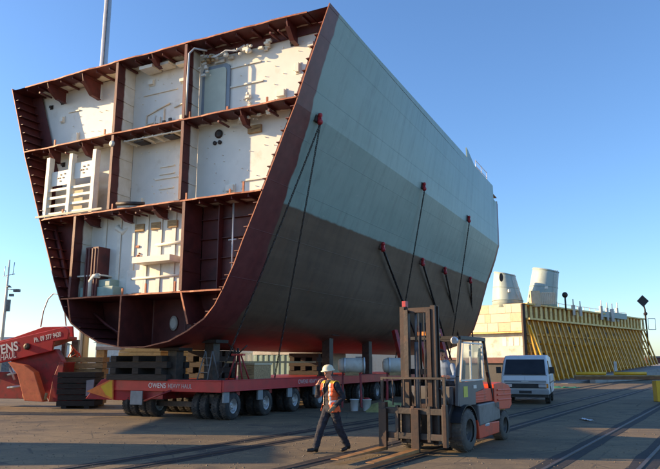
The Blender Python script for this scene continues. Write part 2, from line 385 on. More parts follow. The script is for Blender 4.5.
# ------------------------------------------------------------------ ground and rails
g = MB(); g.bm.faces.new([g.bm.verts.new(p) for p in ((-2500,-300,0),(2500,-300,0),(2500,4000,0),(-2500,4000,0))])
tag(g.build('ground','ground'), kind='structure')
RD = Vector((.527,.850,0)); RN = Vector((.85,-.527,0))
M['railhead'] = mat('polished_rail_steel', (.085,.07,.062), .55, .35, .25, 4, dirt=(.05,.032,.025), dscale=2)
M['groove'] = mat('black_rail_groove', (.016,.014,.014), .8, 0, .4, 4, stretch=(1,1,1))
def rail(p, s0, s1, name='track_rail', wide=.46, head=.07):
    p = Vector((p[0],p[1],0)); m = MB(); m.mi = 0
    def strip(off, half, z, mi, z0=None):
        m.mi = mi; rnd = []
        n = 60
        L = []; Rr = []
        for i in range(n+1):
            q = p + RD*(s0+(s1-s0)*i/n)
            j1 = noise.noise(Vector((i*.9,off*10,p.x)))*.05 if mi == 0 else 0
            j2 = noise.noise(Vector((i*.8,off*10+5,p.y)))*.05 if mi == 0 else 0
            L.append(m.bm.verts.new(q + RN*(off-half+j1) + Vector((0,0,z)))); Rr.append(m.bm.verts.new(q + RN*(off+half+j2) + Vector((0,0,z))))
        for i in range(n): m._f([L[i],Rr[i],Rr[i+1],L[i+1]])
    strip(0, wide/2, .004, 0)
    q0 = p + RD*s0; q1 = p + RD*s1
    m.mi = 1; m.bar(q0+Vector((0,0,.010)), q1+Vector((0,0,.010)), head, .018)
    o = m.build(name, ['groove','railhead']); tag(o, kind='structure'); return o
for p, a, b in (((3.69,11.71),-6,70), ((5.31,11.71),-6,70), (gnd(512,416),-16,50), (gnd(513,428),-12,50), ((-3.51,13.28),-5,60), ((-3.21,12.15),-5,60)):
    rail(p, a, b)

# ------------------------------------------------------------------ hull block
A26 = R(26.5); ax = Vector((math.sin(A26), math.cos(A26), 0)); wx = Vector((-ax.y, ax.x, 0))
P0 = Vector((0,18,0))
S0 = P0 + wx*7.1
ship = thing('hull_block', 'huge open-ended ship hull section, grey green above brown, carried on the red trailer', 'ship section', S0, -A26)
SM = wmat(ship)
LEN = 26.0
def sw(u, t, z): return P0 + wx*u + ax*t + Vector((0,0,z))     # ship coordinates to world
near = [(0,2.25),(.5,2.25),(1.5,2.42),(2.2,2.72),(2.82,3.08),(3.2,3.5),(3.5,4.0),(3.86,4.7),(4.15,5.4),(4.52,6.2),(4.83,6.9),(5.22,7.8),(5.6,8.7),(5.96,9.5),(6.32,10.5),(6.71,11.5),(7.1,12.5)]
far = [(0,2.25),(.6,2.25),(2.4,2.50),(3.5,2.85),(4.1,3.3),(4.55,3.85),(4.8,4.5),(5.02,5.1),(5.2,5.7),(5.4,6.3),(5.55,6.8),(5.85,7.5),(6.15,8.3),(6.42,9.2),(6.44,10.2),(6.45,11.2),(6.46,12.5)]
NT_ = 53
def section(t):
    k = t/LEN
    bul = .05*math.sin(PI*min(1, max(0, t)/LEN)); wt = {11:.25,12:.6,13:1,14:.65,15:.3}
    return [((1-k)*a[0]+k*b[0]+bul*wt.get(i,0), (1-k)*a[1]+k*b[1]) for i, (a, b) in enumerate(zip(near, far))]
# curved upper edge of the side: the bulwark steps down at the far end
def top_z(t): return 12.5 + (0 if t < 3 else .018*(t-3)) if t <= 24.6 else 12.0
m = MB()
def shell_half(sign, th):
    rows_o = []; rows_i = []
    ts = [0,.25,.5,.75,1.0,1.5,2,2.5] + [3+i for i in range(22)] + [24.6,24.62,25.3,25.85,26.0]
    for t in ts:
        s = section(t); s = s[:-1] + [(s[-1][0], top_z(t))]
        o_, i_ = [], []
        for k, (x, z) in enumerate(s):
            o_.append(m.bm.verts.new((sign*x, t, z)))
            xi = max(0, x-th) if k > 1 else x
            zi = z + (th if k <= 4 else 0)
            i_.append(m.bm.verts.new((sign*xi, t, zi)))
        rows_o.append(o_); rows_i.append(i_)
    n = len(rows_o[0])
    for a, b in zip(rows_o, rows_o[1:]):
        m.mi = 0
        for k in range(n-1): m._f([a[k],b[k],b[k+1],a[k+1]], True)
    for a, b in zip(rows_i, rows_i[1:]):
        m.mi = 1
        for k in range(n-1): m._f([a[k],a[k+1],b[k+1],b[k]], True)
    m.mi = 2
    for k in range(n-1):
        m._f([rows_o[0][k],rows_o[0][k+1],rows_i[0][k+1],rows_i[0][k]])
        m._f([rows_o[-1][k+1],rows_o[-1][k],rows_i[-1][k],rows_i[-1][k+1]])
    m.mi = 1
    for j in range(len(ts)-1): m._f([rows_o[j][-1],rows_o[j+1][-1],rows_i[j+1][-1],rows_i[j][-1]])
shell_half(1, .035); shell_half(-1, .035)
o = m.build('shell_plating', ['hull','primer','primer_edge'], ship)
me_ = o.data
for e in me_.edges:      # hard knuckle line along the side
    a_, b_ = me_.vertices[e.vertices[0]].co, me_.vertices[e.vertices[1]].co
    if abs(a_.y-b_.y) > .01:
        for v_ in (a_,):
            kz = near[13][1]+(far[13][1]-near[13][1])*v_.y/LEN
            if abs(v_.z-kz) < .01: e.use_edge_sharp = True
me_.set_sharp_from_angle(angle=R(30)) if False else None
def hw(z, t=0.0):
    s = section(t)
    for a, b in zip(s, s[1:]):
        if a[1] <= z <= b[1] and b[1] > a[1]: return a[0]+(b[0]-a[0])*(z-a[1])/(b[1]-a[1])
    return s[-1][0]
BR = -1.45; BL = 1.65     # longitudinal bulkheads, x to starboard: port one and starboard one
def wavy_edge_plate(z, x0, x1, y1, th, drop=0.0):
    """a deck plate with a slightly ragged, stepped cut edge"""
    mm = MB(); n = 40; top = []; bot = []
    for i in range(n+1):
        x = x0+(x1-x0)*i/n
        e = -.02 + .05*noise.noise(Vector((x*.9, z, 3))) + (.03 if (int(x*1.3+z) % 3 == 0) else 0)
        c = -drop*(x/7.0)**2
        top.append((mm.bm.verts.new((x,e,z+c+th/2)), mm.bm.verts.new((x,y1,z+c+th/2))))
        bot.append((mm.bm.verts.new((x,e,z+c-th/2)), mm.bm.verts.new((x,y1,z+c-th/2))))
    for i in range(n):
        mm.mi = 0
        mm._f([top[i][0],top[i+1][0],top[i+1][1],top[i][1]]); mm._f([bot[i][0],bot[i][1],bot[i+1][1],bot[i+1][0]])
        mm.mi = 1; mm._f([top[i][0],bot[i][0],bot[i+1][0],top[i+1][0]])
        mm.mi = 0; mm._f([top[i][1],top[i+1][1],bot[i+1][1],bot[i][1]])
    mm.mi = 0; mm._f([top[0][0],top[0][1],bot[0][1],bot[0][0]]); mm._f([top[-1][0],bot[-1][0],bot[-1][1],top[-1][1]])
    return mm
decks = {}
for nm, z, y1, mt in (('upper_deck',12.45,25.9,'deckhead'),('middle_deck',9.7,20,'deckhead'),('lower_deck',6.92,20,'deckhead'),('tank_top',3.96,20,'primer')):
    h = hw(z)-.06
    if nm == 'upper_deck': h = 6.3
    mm = wavy_edge_plate(z, -h, h, y1, .05, .06 if z > 12 else .02)
    decks[nm] = mm.build(nm, [mt,'primer_edge'], ship)
# outboard margins of the weather deck, tapering with the hull
for sgn in (-1,1):
    m = MB()
    for i in range(26):
        a, b = section(i)[-1][0]-.03, section(i+1)[-1][0]-.03
        v = [m.bm.verts.new(p) for p in ((sgn*6.25,i,12.40),(sgn*a,i,12.40),(sgn*b,i+1,12.40),(sgn*6.25,i+1,12.40))]
        if a > 6.28 and b > 6.28: m._f(v)
    m.build('deck_margin', 'primer', ship)
# longitudinal stiffeners and deep girders hanging under each deck
def underdeck(name, parent, z, xs, y1, h, mt):
    m = MB()
    for x in xs:
        m.box(x-.012,x+.012,.10,y1,z-h,z-.026); m.box(x-.04,x+.04,.12,y1-.002,z-h-.012,z-h)
    return m.build(name, mt, parent)
dk = decks['upper_deck']
underdeck('deck_stiffener', dk, 12.42, [x*.62-.1 for x in range(-10,11)], 1.4, .10, 'primer')
underdeck('deck_stiffener', decks['middle_deck'], 9.68, [x*.62-.1 for x in range(-9,10)], .7, .09, 'deckhead')
underdeck('deck_stiffener', decks['lower_deck'], 6.90, [x*.62-.1 for x in range(-7,8)], 1.0, .10, 'primer')
def girder(x, z, depth, y1, parent, mt='primer'):
    m = MB()
    T = Matrix(((0,1,0,x),(1,0,0,0),(0,0,1,0),(0,0,0,1)))
    m.prism([(.02,z),(y1,z),(y1,z-depth),(y1*.55,z-depth*.95),(.10,z-depth*.42)], T, -.02, .02)
    m.bar((x,.10,z-depth*.42-.01),(x,y1*.55,z-depth*.95-.01),.16,.02); m.bar((x,y1*.55,z-depth*.95-.01),(x,y1,z-depth-.01),.16,.02)
    m.build('deck_girder', mt, parent)
for x, z, d, y1 in ((5.55,12.42,.62,.74),(-3.25,12.42,.75,.95),(-5.1,12.42,.55,.95),(.1,12.42,.35,.55)): girder(x, z, d, y1, dk)
for x in (-4.7,-3.0,3.9): girder(x, 9.68, .45, .6, decks['middle_deck'])
for x in (-2.6,-1.0,.5): girder(x, 6.9, .32, .8, decks['lower_deck'])
m = MB(); m.box(1.9,6.45,.69,.745,12.08,12.415); m.build('deck_beam','primer',dk)
# rows of insulation pins, clips and small brackets on the painted walls
def pins(x0, x1, z0, z1, y, nx, nz, seed):
    rnd = random.Random(seed); m = MB()
    for i in range(nx):
        for j in range(nz):
            if rnd.random() < .62: continue
            x = x0+(x1-x0)*(i+.5)/nx+rnd.uniform(-.08,.08); z = z0+(z1-z0)*(j+.5)/nz+rnd.uniform(-.07,.07)
            m.box(x-.012,x+.012,y-.05,y-.001,z-.008,z+.008)
    m.build('insulation_pins','white_trim',ship)
pins(3.2,6.2,9.9,12.0,.75,9,7,1); pins(-4.8,-1.7,9.95,12.0,1.0,9,6,2); pins(2.0,5.2,7.1,9.4,.8,10,7,3); pins(-1.2,1.5,7.1,9.3,1.0,8,7,4); pins(-1.2,1.5,10.9,12.0,.9,8,4,6)
def bracket(x, z, y, w_, h, mt='white_trim', d=.12):
    m = MB(); m.box(x-w_/2,x+w_/2,y-d,y-.002,z-h/2,z+h/2); m.box(x-w_/2-.03,x+w_/2+.03,y-.03,y-.0025,z-h/2-.04,z+h/2+.04); m.build('wall_box', mt, ship, bevel=.008)
for a in ((-4.4,10.3,1.0,.3,.4),(-5.2,11.2,1.0,.16,.2),(-2.0,11.7,1.0,.25,.16),(5.0,10.25,.75,.3,.22),(5.6,11.0,.75,.14,.3),(4.6,7.4,.8,.22,.3),(3.1,7.35,.8,.3,.2),(-.9,7.35,1.0,.2,.3),(1.1,9.0,1.0,.18,.14),(-.6,11.8,.9,.22,.18),(.9,11.6,.9,.3,.12)): bracket(*a)
for a in ((-5.9,11.85,1.0,.09,.1),(-5.3,11.95,1.0,.09,.1),(-3.6,12.0,1.0,.12,.1),(5.4,11.9,.75,.12,.1),(-4.9,9.3,.95,.1,.1)): bracket(*a, mt='darksteel')
# scorched, ragged ends of pipes cut off flush with the opening
for x,z,r in ((4.9,12.1,.05),(5.2,12.12,.04),(-5.6,12.1,.05),(3.0,9.45,.05),(4.9,9.5,.05),(-3.9,9.4,.04),(-.3,6.75,.04),(1.2,6.72,.05)):
    m = MB(); m.tube([(x,.12,z),(x,.7,z)],r*.8,8); m.build('cut_pipe','primer',ship)
# small stubs standing on the cut deck edges
for z, xs in ((9.73,(-4.4,-1.9,3.4,1.9,4.9)),(6.95,(-1.3,3.6,4.1,-3.7,1.9)),(3.99,(-.6,1.6,.4))):
    for x in xs:
        m = MB(); m.box(x-.03,x+.03,.02,.06,z,z+.22+.1*math.sin(x*5)); m.build('edge_stub','primer_edge',ship)

# transverse bulkheads (the painted end walls of the compartments)
def panel(name, x0, x1, z0, z1, y, mt, th=.03):
    zs = [z0+(z1-z0)*k/10 for k in range(11)]
    cl = lambda x, z: max(-hw(z,y)+.05, min(hw(z,y)-.05, x))
    poly = [(cl(x0,z),z) for z in zs] + [(cl(x1,z)+.0005,z) for z in zs[::-1]]
    m = MB(); m.prism(poly, Matrix.Identity(4), y, y+th); return m.build(name, mt, ship)
panel('bulkhead', -6.75, BR-.03, 9.73, 12.38, 1.00, 'white')
panel('bulkhead', BR+.03, BL-.03, 9.73, 12.40, .90, 'white')
panel('bulkhead', BL+.03, 6.9, 9.73, 12.40, .75, 'white')
panel('bulkhead', -5.7, BR-.03, 6.95, 9.66, .95, 'white')
panel('bulkhead', BR+.03, BL-.03, 6.95, 9.67, 1.0, 'white')
panel('bulkhead', BL+.03, 5.9, 6.95, 9.67, .8, 'white')
panel('bulkhead', -2.97, 1.80, 3.99, 6.89, .95, 'white')
panel('bulkhead', 1.9, 4.95, 2.4, 6.89, .95, 'primer')
panel('bulkhead', -4.95, -3.06, 2.4, 6.89, .75, 'primer')
panel('bulkhead', -3.4, 3.4, 2.3, 3.93, 1.6, 'primer')
# stiffener lines and battens on the white walls
def batten(x0, x1, z, y, h=.05):
    m = MB(); m.box(x0,x1,y-.05,y-.002,z-h/2,z+h/2); m.build('wall_batten','white_trim',ship)
for x0,x1,z in ((-4.9,-4.3,11.45),(-2.3,-1.7,11.1),(-2.3,-1.8,10.25)): batten(x0,x1,z,1.0,.04)
for x0,x1,z in ((3.0,4.2,11.55),(3.0,4.3,10.85),): batten(x0,x1,z,.75,.05)
for x0,x1,z in ((-.95,.6,11.35),(1.0,1.5,11.25)): batten(x0,x1,z,.9,.04)
for x0,x1,z in ((-.1,.55,8.55),(-.1,.55,8.28),(-.3,1.3,8.12),(-.1,.55,7.75),(-.4,.2,7.1)): batten(x0,x1,z,1.0,.045)
for x0,x1,z in ((3.5,4.6,7.55),): batten(x0,x1,z,.8,.06)
for x in (-2.3,-1.6,-.95,-.35,.25,.85,1.4):
    m = MB(); m.box(x-.03,x+.03,2.12,2.298,4.0,6.85); m.box(x-.08,x+.08,2.10,2.12,4.0,6.85); m.build('wall_stiffener','white_trim',ship)
m = MB()
for z in (4.75,5.35,6.1): m.box(-1.2,1.75,2.04,2.098,z-.03,z+.03)
m.build('wall_pipe','white_trim',ship)
m = MB()
m.mi = 0
for z in (4.4,5.1,5.75,6.4): m.box(1.92,hw(z)-.1,.84,.948,z-.012,z+.012)
m.box(2.7,2.74,.7,.94,3.8,6.85)
m.build('wall_stiffener','primer',ship)
m = MB(); m.tube([(3.35,.62,4.25),(3.35,.62,5.3),(3.35,.62,6.8)], .035, 8); m.tube([(3.2,.62,5.6),(3.5,.62,5.6)], .03, 8)
m.build('pipe','galv',ship)
m = MB()
for i in range(3): m.box(-.85+i*.72,-.45+i*.72,2.06,2.298,6.25,6.5)
m.build('cable_penetration','timber',ship)

# longitudinal bulkheads with flanged front edge
def lbulk(x, z0, z1, y1, mt='sidewall', tilt=0.0):
    m = MB(); m.mi = 0
    m.box(x-.02,x+.02,0,y1,z0,z1)
    m.mi = 1; m.box(x-.055,x+.055,-.012,-.001,z0+.02,z1-.02)
    for z in (z0+.65,z0+1.3,z0+1.95): m.mi = 0; m.box(x+.021,x+.05,.02,y1-.02,z-.008,z+.008)
    return m.build('longitudinal_bulkhead', [mt,'primer'], ship)
lbulk(BR,9.73,12.42,.998); lbulk(BL,9.73,12.42,.748)
lbulk(BR,6.95,9.67,.998); lbulk(BL,6.95,9.67,.798)
lbulk(-3.0,3.99,6.89,.948,'sidewall'); lbulk(1.85,3.99,6.89,.948,'primer')
# sloped tank sides and the centre girder of the double bottom
for a, b in (((-3.05,3.95),(-2.84,3.15)),((1.88,3.95),(2.2,2.95)),((-.6,3.93),(-.6,2.28))):
    m = MB(); d_ = Vector((b[0]-a[0],0,b[1]-a[1])).normalized(); s_ = Vector((d_.z,0,-d_.x))*.018
    q = [Vector((a[0],0,a[1]))+s_,Vector((b[0],0,b[1]))+s_,Vector((b[0],0,b[1]))-s_,Vector((a[0],0,a[1]))-s_]
    m.prism([(v.x,v.z) for v in q], Matrix.Identity(4), .0, 1.55); m.mi = 1
    s_ = s_*1.7; q = [Vector((a[0],0,a[1]))+s_,Vector((b[0],0,b[1]))+s_,Vector((b[0],0,b[1]))-s_,Vector((a[0],0,a[1]))-s_]
    m.prism([(v.x,v.z) for v in q], Matrix.Identity(4), -.014, -.002)
    m.build('tank_girder',['primer','primer_edge'],ship)
m = MB()     # ladder in the double bottom
for x in (1.05,1.3): m.box(x-.02,x+.02,1.3,1.34,2.45,3.9)
for k in range(6): m.box(1.07,1.28,1.31,1.33,2.6+k*.22,2.62+k*.22)
m.build('ladder','primer',ship)
m = MB(); m.tube([(1.62,1.2,2.7),(1.62,1.2,3.75)],.035,8); m.build('pipe','galv',ship)
m = MB()     # manhole plate and lightening holes
T = Matrix.Translation((.35,1.57,3.1)) @ Matrix.Rotation(PI/2,4,'X')
m.lathe([(.17,0),(.17,.03),(.12,.04),(.12,.05)], 20, T @ Matrix.Scale(1.5,4,(0,1,0)))
m.build('manhole_cover','offwhite',ship)
m = MB()
m.tube([(-2.8,1.0,3.5),(-2.2,1.0,3.1),(-1.4,.9,2.75),(-.7,.8,2.75)], .05, 8); m.build('bilge_pipe','primer',ship)
# frames and stringers along the inside of the shell
for sg in (-1,1):
  for z in [2.6+.36*i for i in range(28)]:
    if z < 12.3:
        x = hw(z)-.05; m = MB()
        m.box(min(sg*x,sg*(x-.16)),max(sg*x,sg*(x-.16)),.03,1.5 if sg < 0 else .7,z-.011,z+.011); m.build('shell_stringer','primer',ship)
m = MB(); T = Matrix.Translation((0,1.0,0))
for sg in (-1,1):
    for lv in ((6.98,9.66),(9.75,12.38)):
        zz = [lv[0]+(lv[1]-lv[0])*k/8 for k in range(9)]
        poly = [(sg*(hw(z)-.05),z) for z in zz] + [(sg*(hw(z)-.62),z) for z in zz[::-1]]
        m = MB(); m.prism(poly, Matrix.Translation((0,0,0)), .90 if sg < 0 else .70, .92 if sg < 0 else .72); m.build('web_frame','primer',ship)
m = MB()
pts = [(-4.55,.5,6.6),(-4.2,.5,5.8),(-3.85,.5,4.9),(-3.55,.5,4.2),(-3.4,.5,3.7)]
m.tube(pts,.07,8); m.build('frame_bar','primer',ship)
# bulkhead beyond the middle so no light leaks through the far end
panel('end_bulkhead', -5.4, 5.4, 4.2, 12.4, 25.4, 'primer')
panel('end_bulkhead', -3.5, 3.5, 2.7, 4.2, 25.4, 'primer')
m = MB()
for sg in (1,):
    m.box(6.30,6.44,25.9,25.98,12.05,12.16)
m.build('edge_clip','white_trim',ship)

# white door, fittings and loose gear on the top right wall
m = MB(); T = Matrix.Translation((2.42,.75,10.75))
def rrect(w, h, r, n=5):
    P = []
    for cx, cz, a0 in ((w/2-r,h/2-r,0),(-w/2+r,h/2-r,90),(-w/2+r,-h/2+r,180),(w/2-r,-h/2+r,270)):
        for k in range(n+1): a = R(a0+90*k/n); P.append((cx+r*math.cos(a), cz+r*math.sin(a)))
    return P
m.prism(rrect(1.15,2.02,.22), T, -.07, -.002); fr = m.build('door_frame','greydoor',ship)
m = MB(); m.prism(rrect(.88,1.75,.14), T, -.10, -.072); m.build('door','greendoor',ship)
m = MB(); m.box(2.35,2.75,.66,.74,11.82,11.92); m.box(6.0,6.2,.6,.748,11.6,11.75); m.build('name_plate','white_trim',ship)
def clutter(name, parent, box, n, mt, rmin, rmax, seed):
    rnd = random.Random(seed); m = MB(); x0,x1,y0,y1,z0,z1 = box
    for i in range(n):
        c = (rnd.uniform(x0,x1),rnd.uniform(y0,y1),rnd.uniform(z0,z1)); k = rnd.random()
        s_ = rnd.uniform(rmin,rmax)
        if k < .5: m.box(c[0]-s_,c[0]+s_,c[1]-s_*.6,c[1]+s_*.6,c[2]-s_*.5,c[2]+s_*.5)
        else: m.ball(c, (s_,s_*.7,s_*.8), n=8)
    return m.build(name, mt, parent)
clutter('cable_bundle', ship, (1.8,4.6,.45,.7,11.85,12.15), 34, 'white_trim', .04, .12, 3)
clutter('cable_clamp', ship, (1.8,3.0,.4,.65,11.8,12.0), 9, 'timber', .04, .11, 4)
clutter('cable_bundle', ship, (1.8,2.2,.5,.7,11.3,11.75), 8, 'white_trim', .04, .08, 5)
clutter('valve_cluster', ship, (3.55,3.85,.6,.72,9.85,10.5), 12, 'white_trim', .04, .09, 6)
m = MB()
m.tube([(BL+.16,-.05,9.8),(BL+.16,-.05,11.0),(BL+.18,-.05,12.0),(BL+.3,.05,12.2),(BL+.65,.3,12.15)],.035,8)
m.tube([(2.2,.45,12.0),(2.6,.4,11.9),(3.0,.4,12.05),(3.4,.42,11.95),(3.7,.45,12.1)],.03,8)
m.build('conduit','galv',ship)
# pipework and small boxes on the middle top wall
m = MB()
def run(pts, r=.03): m.tube([(a,.86,b) for a,b in pts], r, 6)
run([(-.75,9.8),(-.75,10.55),(-.1,10.75),(.3,10.85)]); run([(-.35,9.85),(-.35,10.5)]); run([(.05,9.8),(.05,10.7)]); run([(-.75,10.2),(-.25,10.25)])
run([(.5,10.65),(1.0,10.75),(1.0,10.05),(.55,10.0)]); run([(1.1,10.8),(1.5,10.9)]); run([(1.35,9.8),(1.35,10.6)])
m.box(.62,.95,.83,.898,10.12,10.3); m.box(-.28,-.1,.83,.898,10.1,10.4)
m.build('pipework','white_trim',ship)
m = MB()
for x,z in ((.12,10.15),(.4,10.2),(1.3,10.1),(-.2,10.1)): m.box(x-.06,x+.06,.78,.83,z-.05,z+.05)
m.build('valve','darksteel',ship)
m = MB(); m.box(-.75,-.15,.35,.87,12.12,12.24); m.box(-.05,.5,.45,.87,12.15,12.25); m.box(.7,1.5,.6,.87,12.1,12.2); m.build('cable_tray','white_trim',ship)
# second level: overhead tray with dark lamps in the middle white box, curved corners
m = MB()
for i in range(7): m.box(-1.2+i*.42,-1.16+i*.42,.3,.96,9.45,9.52)
m.box(-1.25,1.4,.32,.36,9.46,9.5); m.box(-1.25,1.4,.88,.92,9.46,9.5)
m.build('cable_tray','white_trim',ship)
for x_ in (-.85,.5):
    m = MB(); m.box(x_,x_+.45,.4,.8,9.40,9.45); m.build('ceiling_lamp','darksteel',ship)
m = MB(); m.tube([(-.95,-.1,7.08),(-.5,-.06,7.06),(.0,.2,7.04)],.07,8); m.build('pipe_offcut','darksteel',ship)
m = MB(); T = Matrix.Translation((BR+.06,-.05,9.3)) @ Matrix.Rotation(PI/2,4,'X'); m.lathe([(.11,0),(.11,.06),(.05,.08)],16,T); m.build('cleat','offwhite',ship)
# right wall of the second level: round fittings and tag
m = MB(); m.box(3.75,4.25,.7,.798,9.1,9.35); m.build('junction_box','timber',ship)
m = MB()
for x,z,r in ((2.55,9.3,.15),(2.4,9.0,.07),(2.6,9.0,.07)):
    m.lathe([(r,0),(r,.05),(r*.5,.06)],16,Matrix.Translation((x,.798,z)) @ Matrix.Rotation(PI/2,4,'X'))
m.build('cable_gland','darksteel',ship)
clutter('cable_bundle', ship, (3.4,4.9,.35,.7,9.45,9.62), 16, 'white_trim', .03, .09, 8)
# white lattice rack in the left compartment
m = MB()
for x in (-4.72,-3.55,-2.38): m.bar((x-.0,.18,6.99),(x+.02,.18,9.3),.16,.22,(0,1,0))
m.build('rack_post','white_trim',ship)
m = MB()
for z in (7.12,7.42,7.72,8.02): m.box(-4.63,-2.47,.12,.17,z-.045,z+.045)
m.build('rack_rail','white_trim',ship)
m = MB()
m.box(-4.6,-3.66,.2,.23,8.2,8.75); m.box(-3.44,-2.5,.2,.23,8.35,8.95); m.build('rack_panel','white',ship)
m = MB()
for bx,bz in ((-4.13,8.48),(-2.97,8.65)):
    for dx,dz in ((-.14,.0),(.14,0),(0,.12),(0,-.12),(.2,.14),(-.04,0)): m.box(bx+dx-.035,bx+dx+.035,.18,.198,bz+dz-.02,bz+dz+.02)
m.build('rack_fitting','darksteel',ship)
m = MB(); m.box(-4.62,-2.48,.45,.5,7.0,8.2); m.build('rack_backing','sheetA',ship)
m = MB(); m.box(-5.0,-1.7,-.06,-.02,6.98,7.05); m.build('rack_sill','sheetA',ship)
# machinery space at the third level
m = MB(); m.box(-2.62,-2.02,1.5,2.2,4.0,5.75); 
for k in range(4): m.box(-2.58+k*.14,-2.53+k*.14,1.47,1.5,4.05,5.7)
m.build('red_cabinet','primer',ship)
m = MB(); m.box(-2.85,-1.3,.5,1.05,4.0,4.35); m.box(-2.7,-2.55,.5,.6,4.35,4.6); m.box(-2.2,-1.5,.55,1.0,4.35,4.6); m.build('pump_unit','seagreen',ship,bevel=.03)
m = MB(); m.tube([(-2.3,.48,4.0),(-2.3,.48,4.55),(-2.15,.48,4.72),(-1.95,.48,4.72)],.09,10); m.box(-2.95,-1.85,.45,1.1,4.72,4.77); m.build('pump_pipe','white_trim',ship)
m = MB(); m.tube([(-1.72,1.2,6.5),(-1.5,1.3,6.3),(-1.15,1.4,6.5),(-1.15,1.5,6.88)],.12,12); m.tube([(-1.5,1.5,6.85),(-1.4,1.45,6.4),(-1.1,1.4,6.3),(-.9,1.5,6.5),(-.9,1.6,6.88)],.1,12); m.build('ventilation_trunk','white_trim',ship)
m = MB()
for x,z0,z1,r in ((-1.75,4.0,6.6,.06),(-.75,4.0,6.7,.045),(.55,4.0,6.5,.05),(.85,4.0,6.3,.035),(1.05,5.3,6.7,.06)): m.tube([(x,1.9,z0),(x,1.9,z1)],r,8)
m.tube([(-1.75,1.9,6.0),(-.75,1.9,6.05)],.04,8); m.tube([(.1,1.75,5.7),(1.7,1.75,5.75)],.05,8); m.tube([(-.9,1.75,4.6),(1.7,1.75,4.62)],.04,8)
m.build('pipework','white_trim',ship)
for b_ in ((-1.15,-.35,1.9,2.1,4.1,4.9),(.0,.45,1.95,2.1,5.6,6.0)):
    m = MB(); m.box(*b_); m.build('wall_box','white',ship,bevel=.02)
m = MB(); m.box(-.45,1.15,1.5,2.2,5.05,5.25); m.build('shelf','white_trim',ship)
m = MB(); m.tube([(-.1,1.2,6.3),(1.75,1.2,6.45)],.04,8); m.tube([(.2,1.2,4.0),(.2,1.2,6.3)],.03,8); m.tube([(1.25,1.2,4.0),(1.25,1.2,6.4)],.03,8); m.tube([(1.55,1.1,4.0),(1.55,1.1,6.4)],.05,8); m.build('handrail','white_trim',ship)
clutter('valve_cluster', ship, (-.75,-.3,1.9,2.1,5.3,5.9), 8, 'primer_edge', .03, .09, 9)
clutter('valve_cluster', ship, (1.2,1.7,1.1,1.4,5.2,5.5), 6, 'white_trim', .05, .1, 10)
m = MB(); m.box(-2.45,-2.4,1.6,1.64,4.0,6.85); m.bar((-2.9,1.5,5.55),(-2.2,1.6,5.4),.1,.06); m.build('black_pipe','black',ship)

# everything in the low bay sits against its bulkhead
def front_y(o): return min(v.co.y for v in o.data.vertices)
for o_ in list(ship.children):
    vs = o_.data.vertices; z0_ = min(v.co.z for v in vs); z1_ = max(v.co.z for v in vs); x0_ = min(v.co.x for v in vs); x1_ = max(v.co.x for v in vs); y1_ = max(v.co.y for v in vs)
    if z0_ > 3.95 and z1_ < 6.95 and x0_ > -3.05 and x1_ < 1.84 and .95 < y1_ < 3:
        o_.location.y = .945-y1_ if y1_ > 1.7 else -.42*(y1_-.6)
# fin and railing on the weather deck edge near the far end
def side_x(t, z): return hw(z, t)
m = MB()
x = section(20)[-1][0]
T = Matrix(((0,1,0,x-.15),(1,0,0,0),(0,0,1,0),(0,0,0,1)))
m.prism([(18.4,12.7),(18.3,13.55),(18.55,13.5),(20.4,12.8)], T, -.03, .03); m.build('deck_fin','hull',ship)
m = MB()
for t in (20.6,22.0,23.4): m.tube([(x-.2,t,12.7),(x-.2,t,13.5)],.025,6)
m.tube([(x-.2,20.6,13.45),(x-.2,23.4,13.45)],.02,6); m.tube([(x-.2,20.6,13.1),(x-.2,23.4,13.1)],.02,6)
m.build('deck_railing','galv',ship)

# red lifting lugs welded on the side
def side_pt(t, z, out=0.0):
    return SM @ Vector((hw(z,t)+out, t, z))
def lug(t, z, s=.8):
    p = side_pt(t, z); n = Vector((ax.y,-ax.x,0)); m = MB()
    T = Matrix(((ax.x,n.x,0,p.x),(ax.y,n.y,0,p.y),(0,0,1,p.z),(0,0,0,1)))
    m.mi = 1; m.box(-.22*s,.22*s,-.06,.03,-.16*s,.24*s,T)
    m.mi = 0; m.prism([(-.05*s,.2*s),(.05*s,.2*s),(.05*s,-.2*s),(0,-.28*s),(-.05*s,-.2*s)], T @ Matrix.Translation((0,.02,0)), .0, .16*s)
    m.ball(p+n*.12*s+Vector((0,0,-.16*s)), .12*s, n=10); m.ball(p+n*.12*s+Vector((0,0,.12*s)), .10*s, n=10)
    m.build('lifting_lug', ['red','darksteel'], ship, world=True)
    return p+n*.13*s+Vector((0,0,-.2*s))
def line_pt(px, u, z):
    best = None
    for k in range(0,300):
        t = k*.1; q = sw(u,t,z); c, s_ = math.cos(TH), math.sin(TH); d = q.y*c+(q.z-EYE)*s_; x = 330+F_PX*q.x/d
        if best is None or abs(x-px) < best[0]: best = (abs(x-px), q)
    return best[1]
def chain(p, q, label, group, heavy, sag=.05):
    m = MB(); d = q-p; n = max(6, int(d.length/(.16 if heavy else .13)))
    r = .036 if heavy else .022
    pts = [p + d*(i/n) - Vector((0,0,1))*sag*math.sin(PI*i/n) for i in range(n+1)]
    for i in range(n):   # alternating links
        a, b = pts[i], pts[i+1]; e = (b-a).normalized(); u = e.orthogonal().normalized()
        if i % 2: u = e.cross(u)
        hw_ = r*1.1; a2 = a-e*.02; b2 = b+e*.02
        ring = [a2+u*hw_, b2+u*hw_, b2+e*r, b2-u*hw_, a2-u*hw_, a2-e*r, a2+u*hw_]
        m.tube(ring, r*.55, 5, cap=False)
    if heavy:
        a = p + d*.02; b = p + d*.16; m.tube([a,b], .05, 8)
        a = p + d*.80; b = p + d*.93; m.tube([a,b], .055, 8)
    o = m.build('lashing_chain','chain'); tag(o, label, 'chain', group); return o
GRP = 'lashing chains on the hull side'
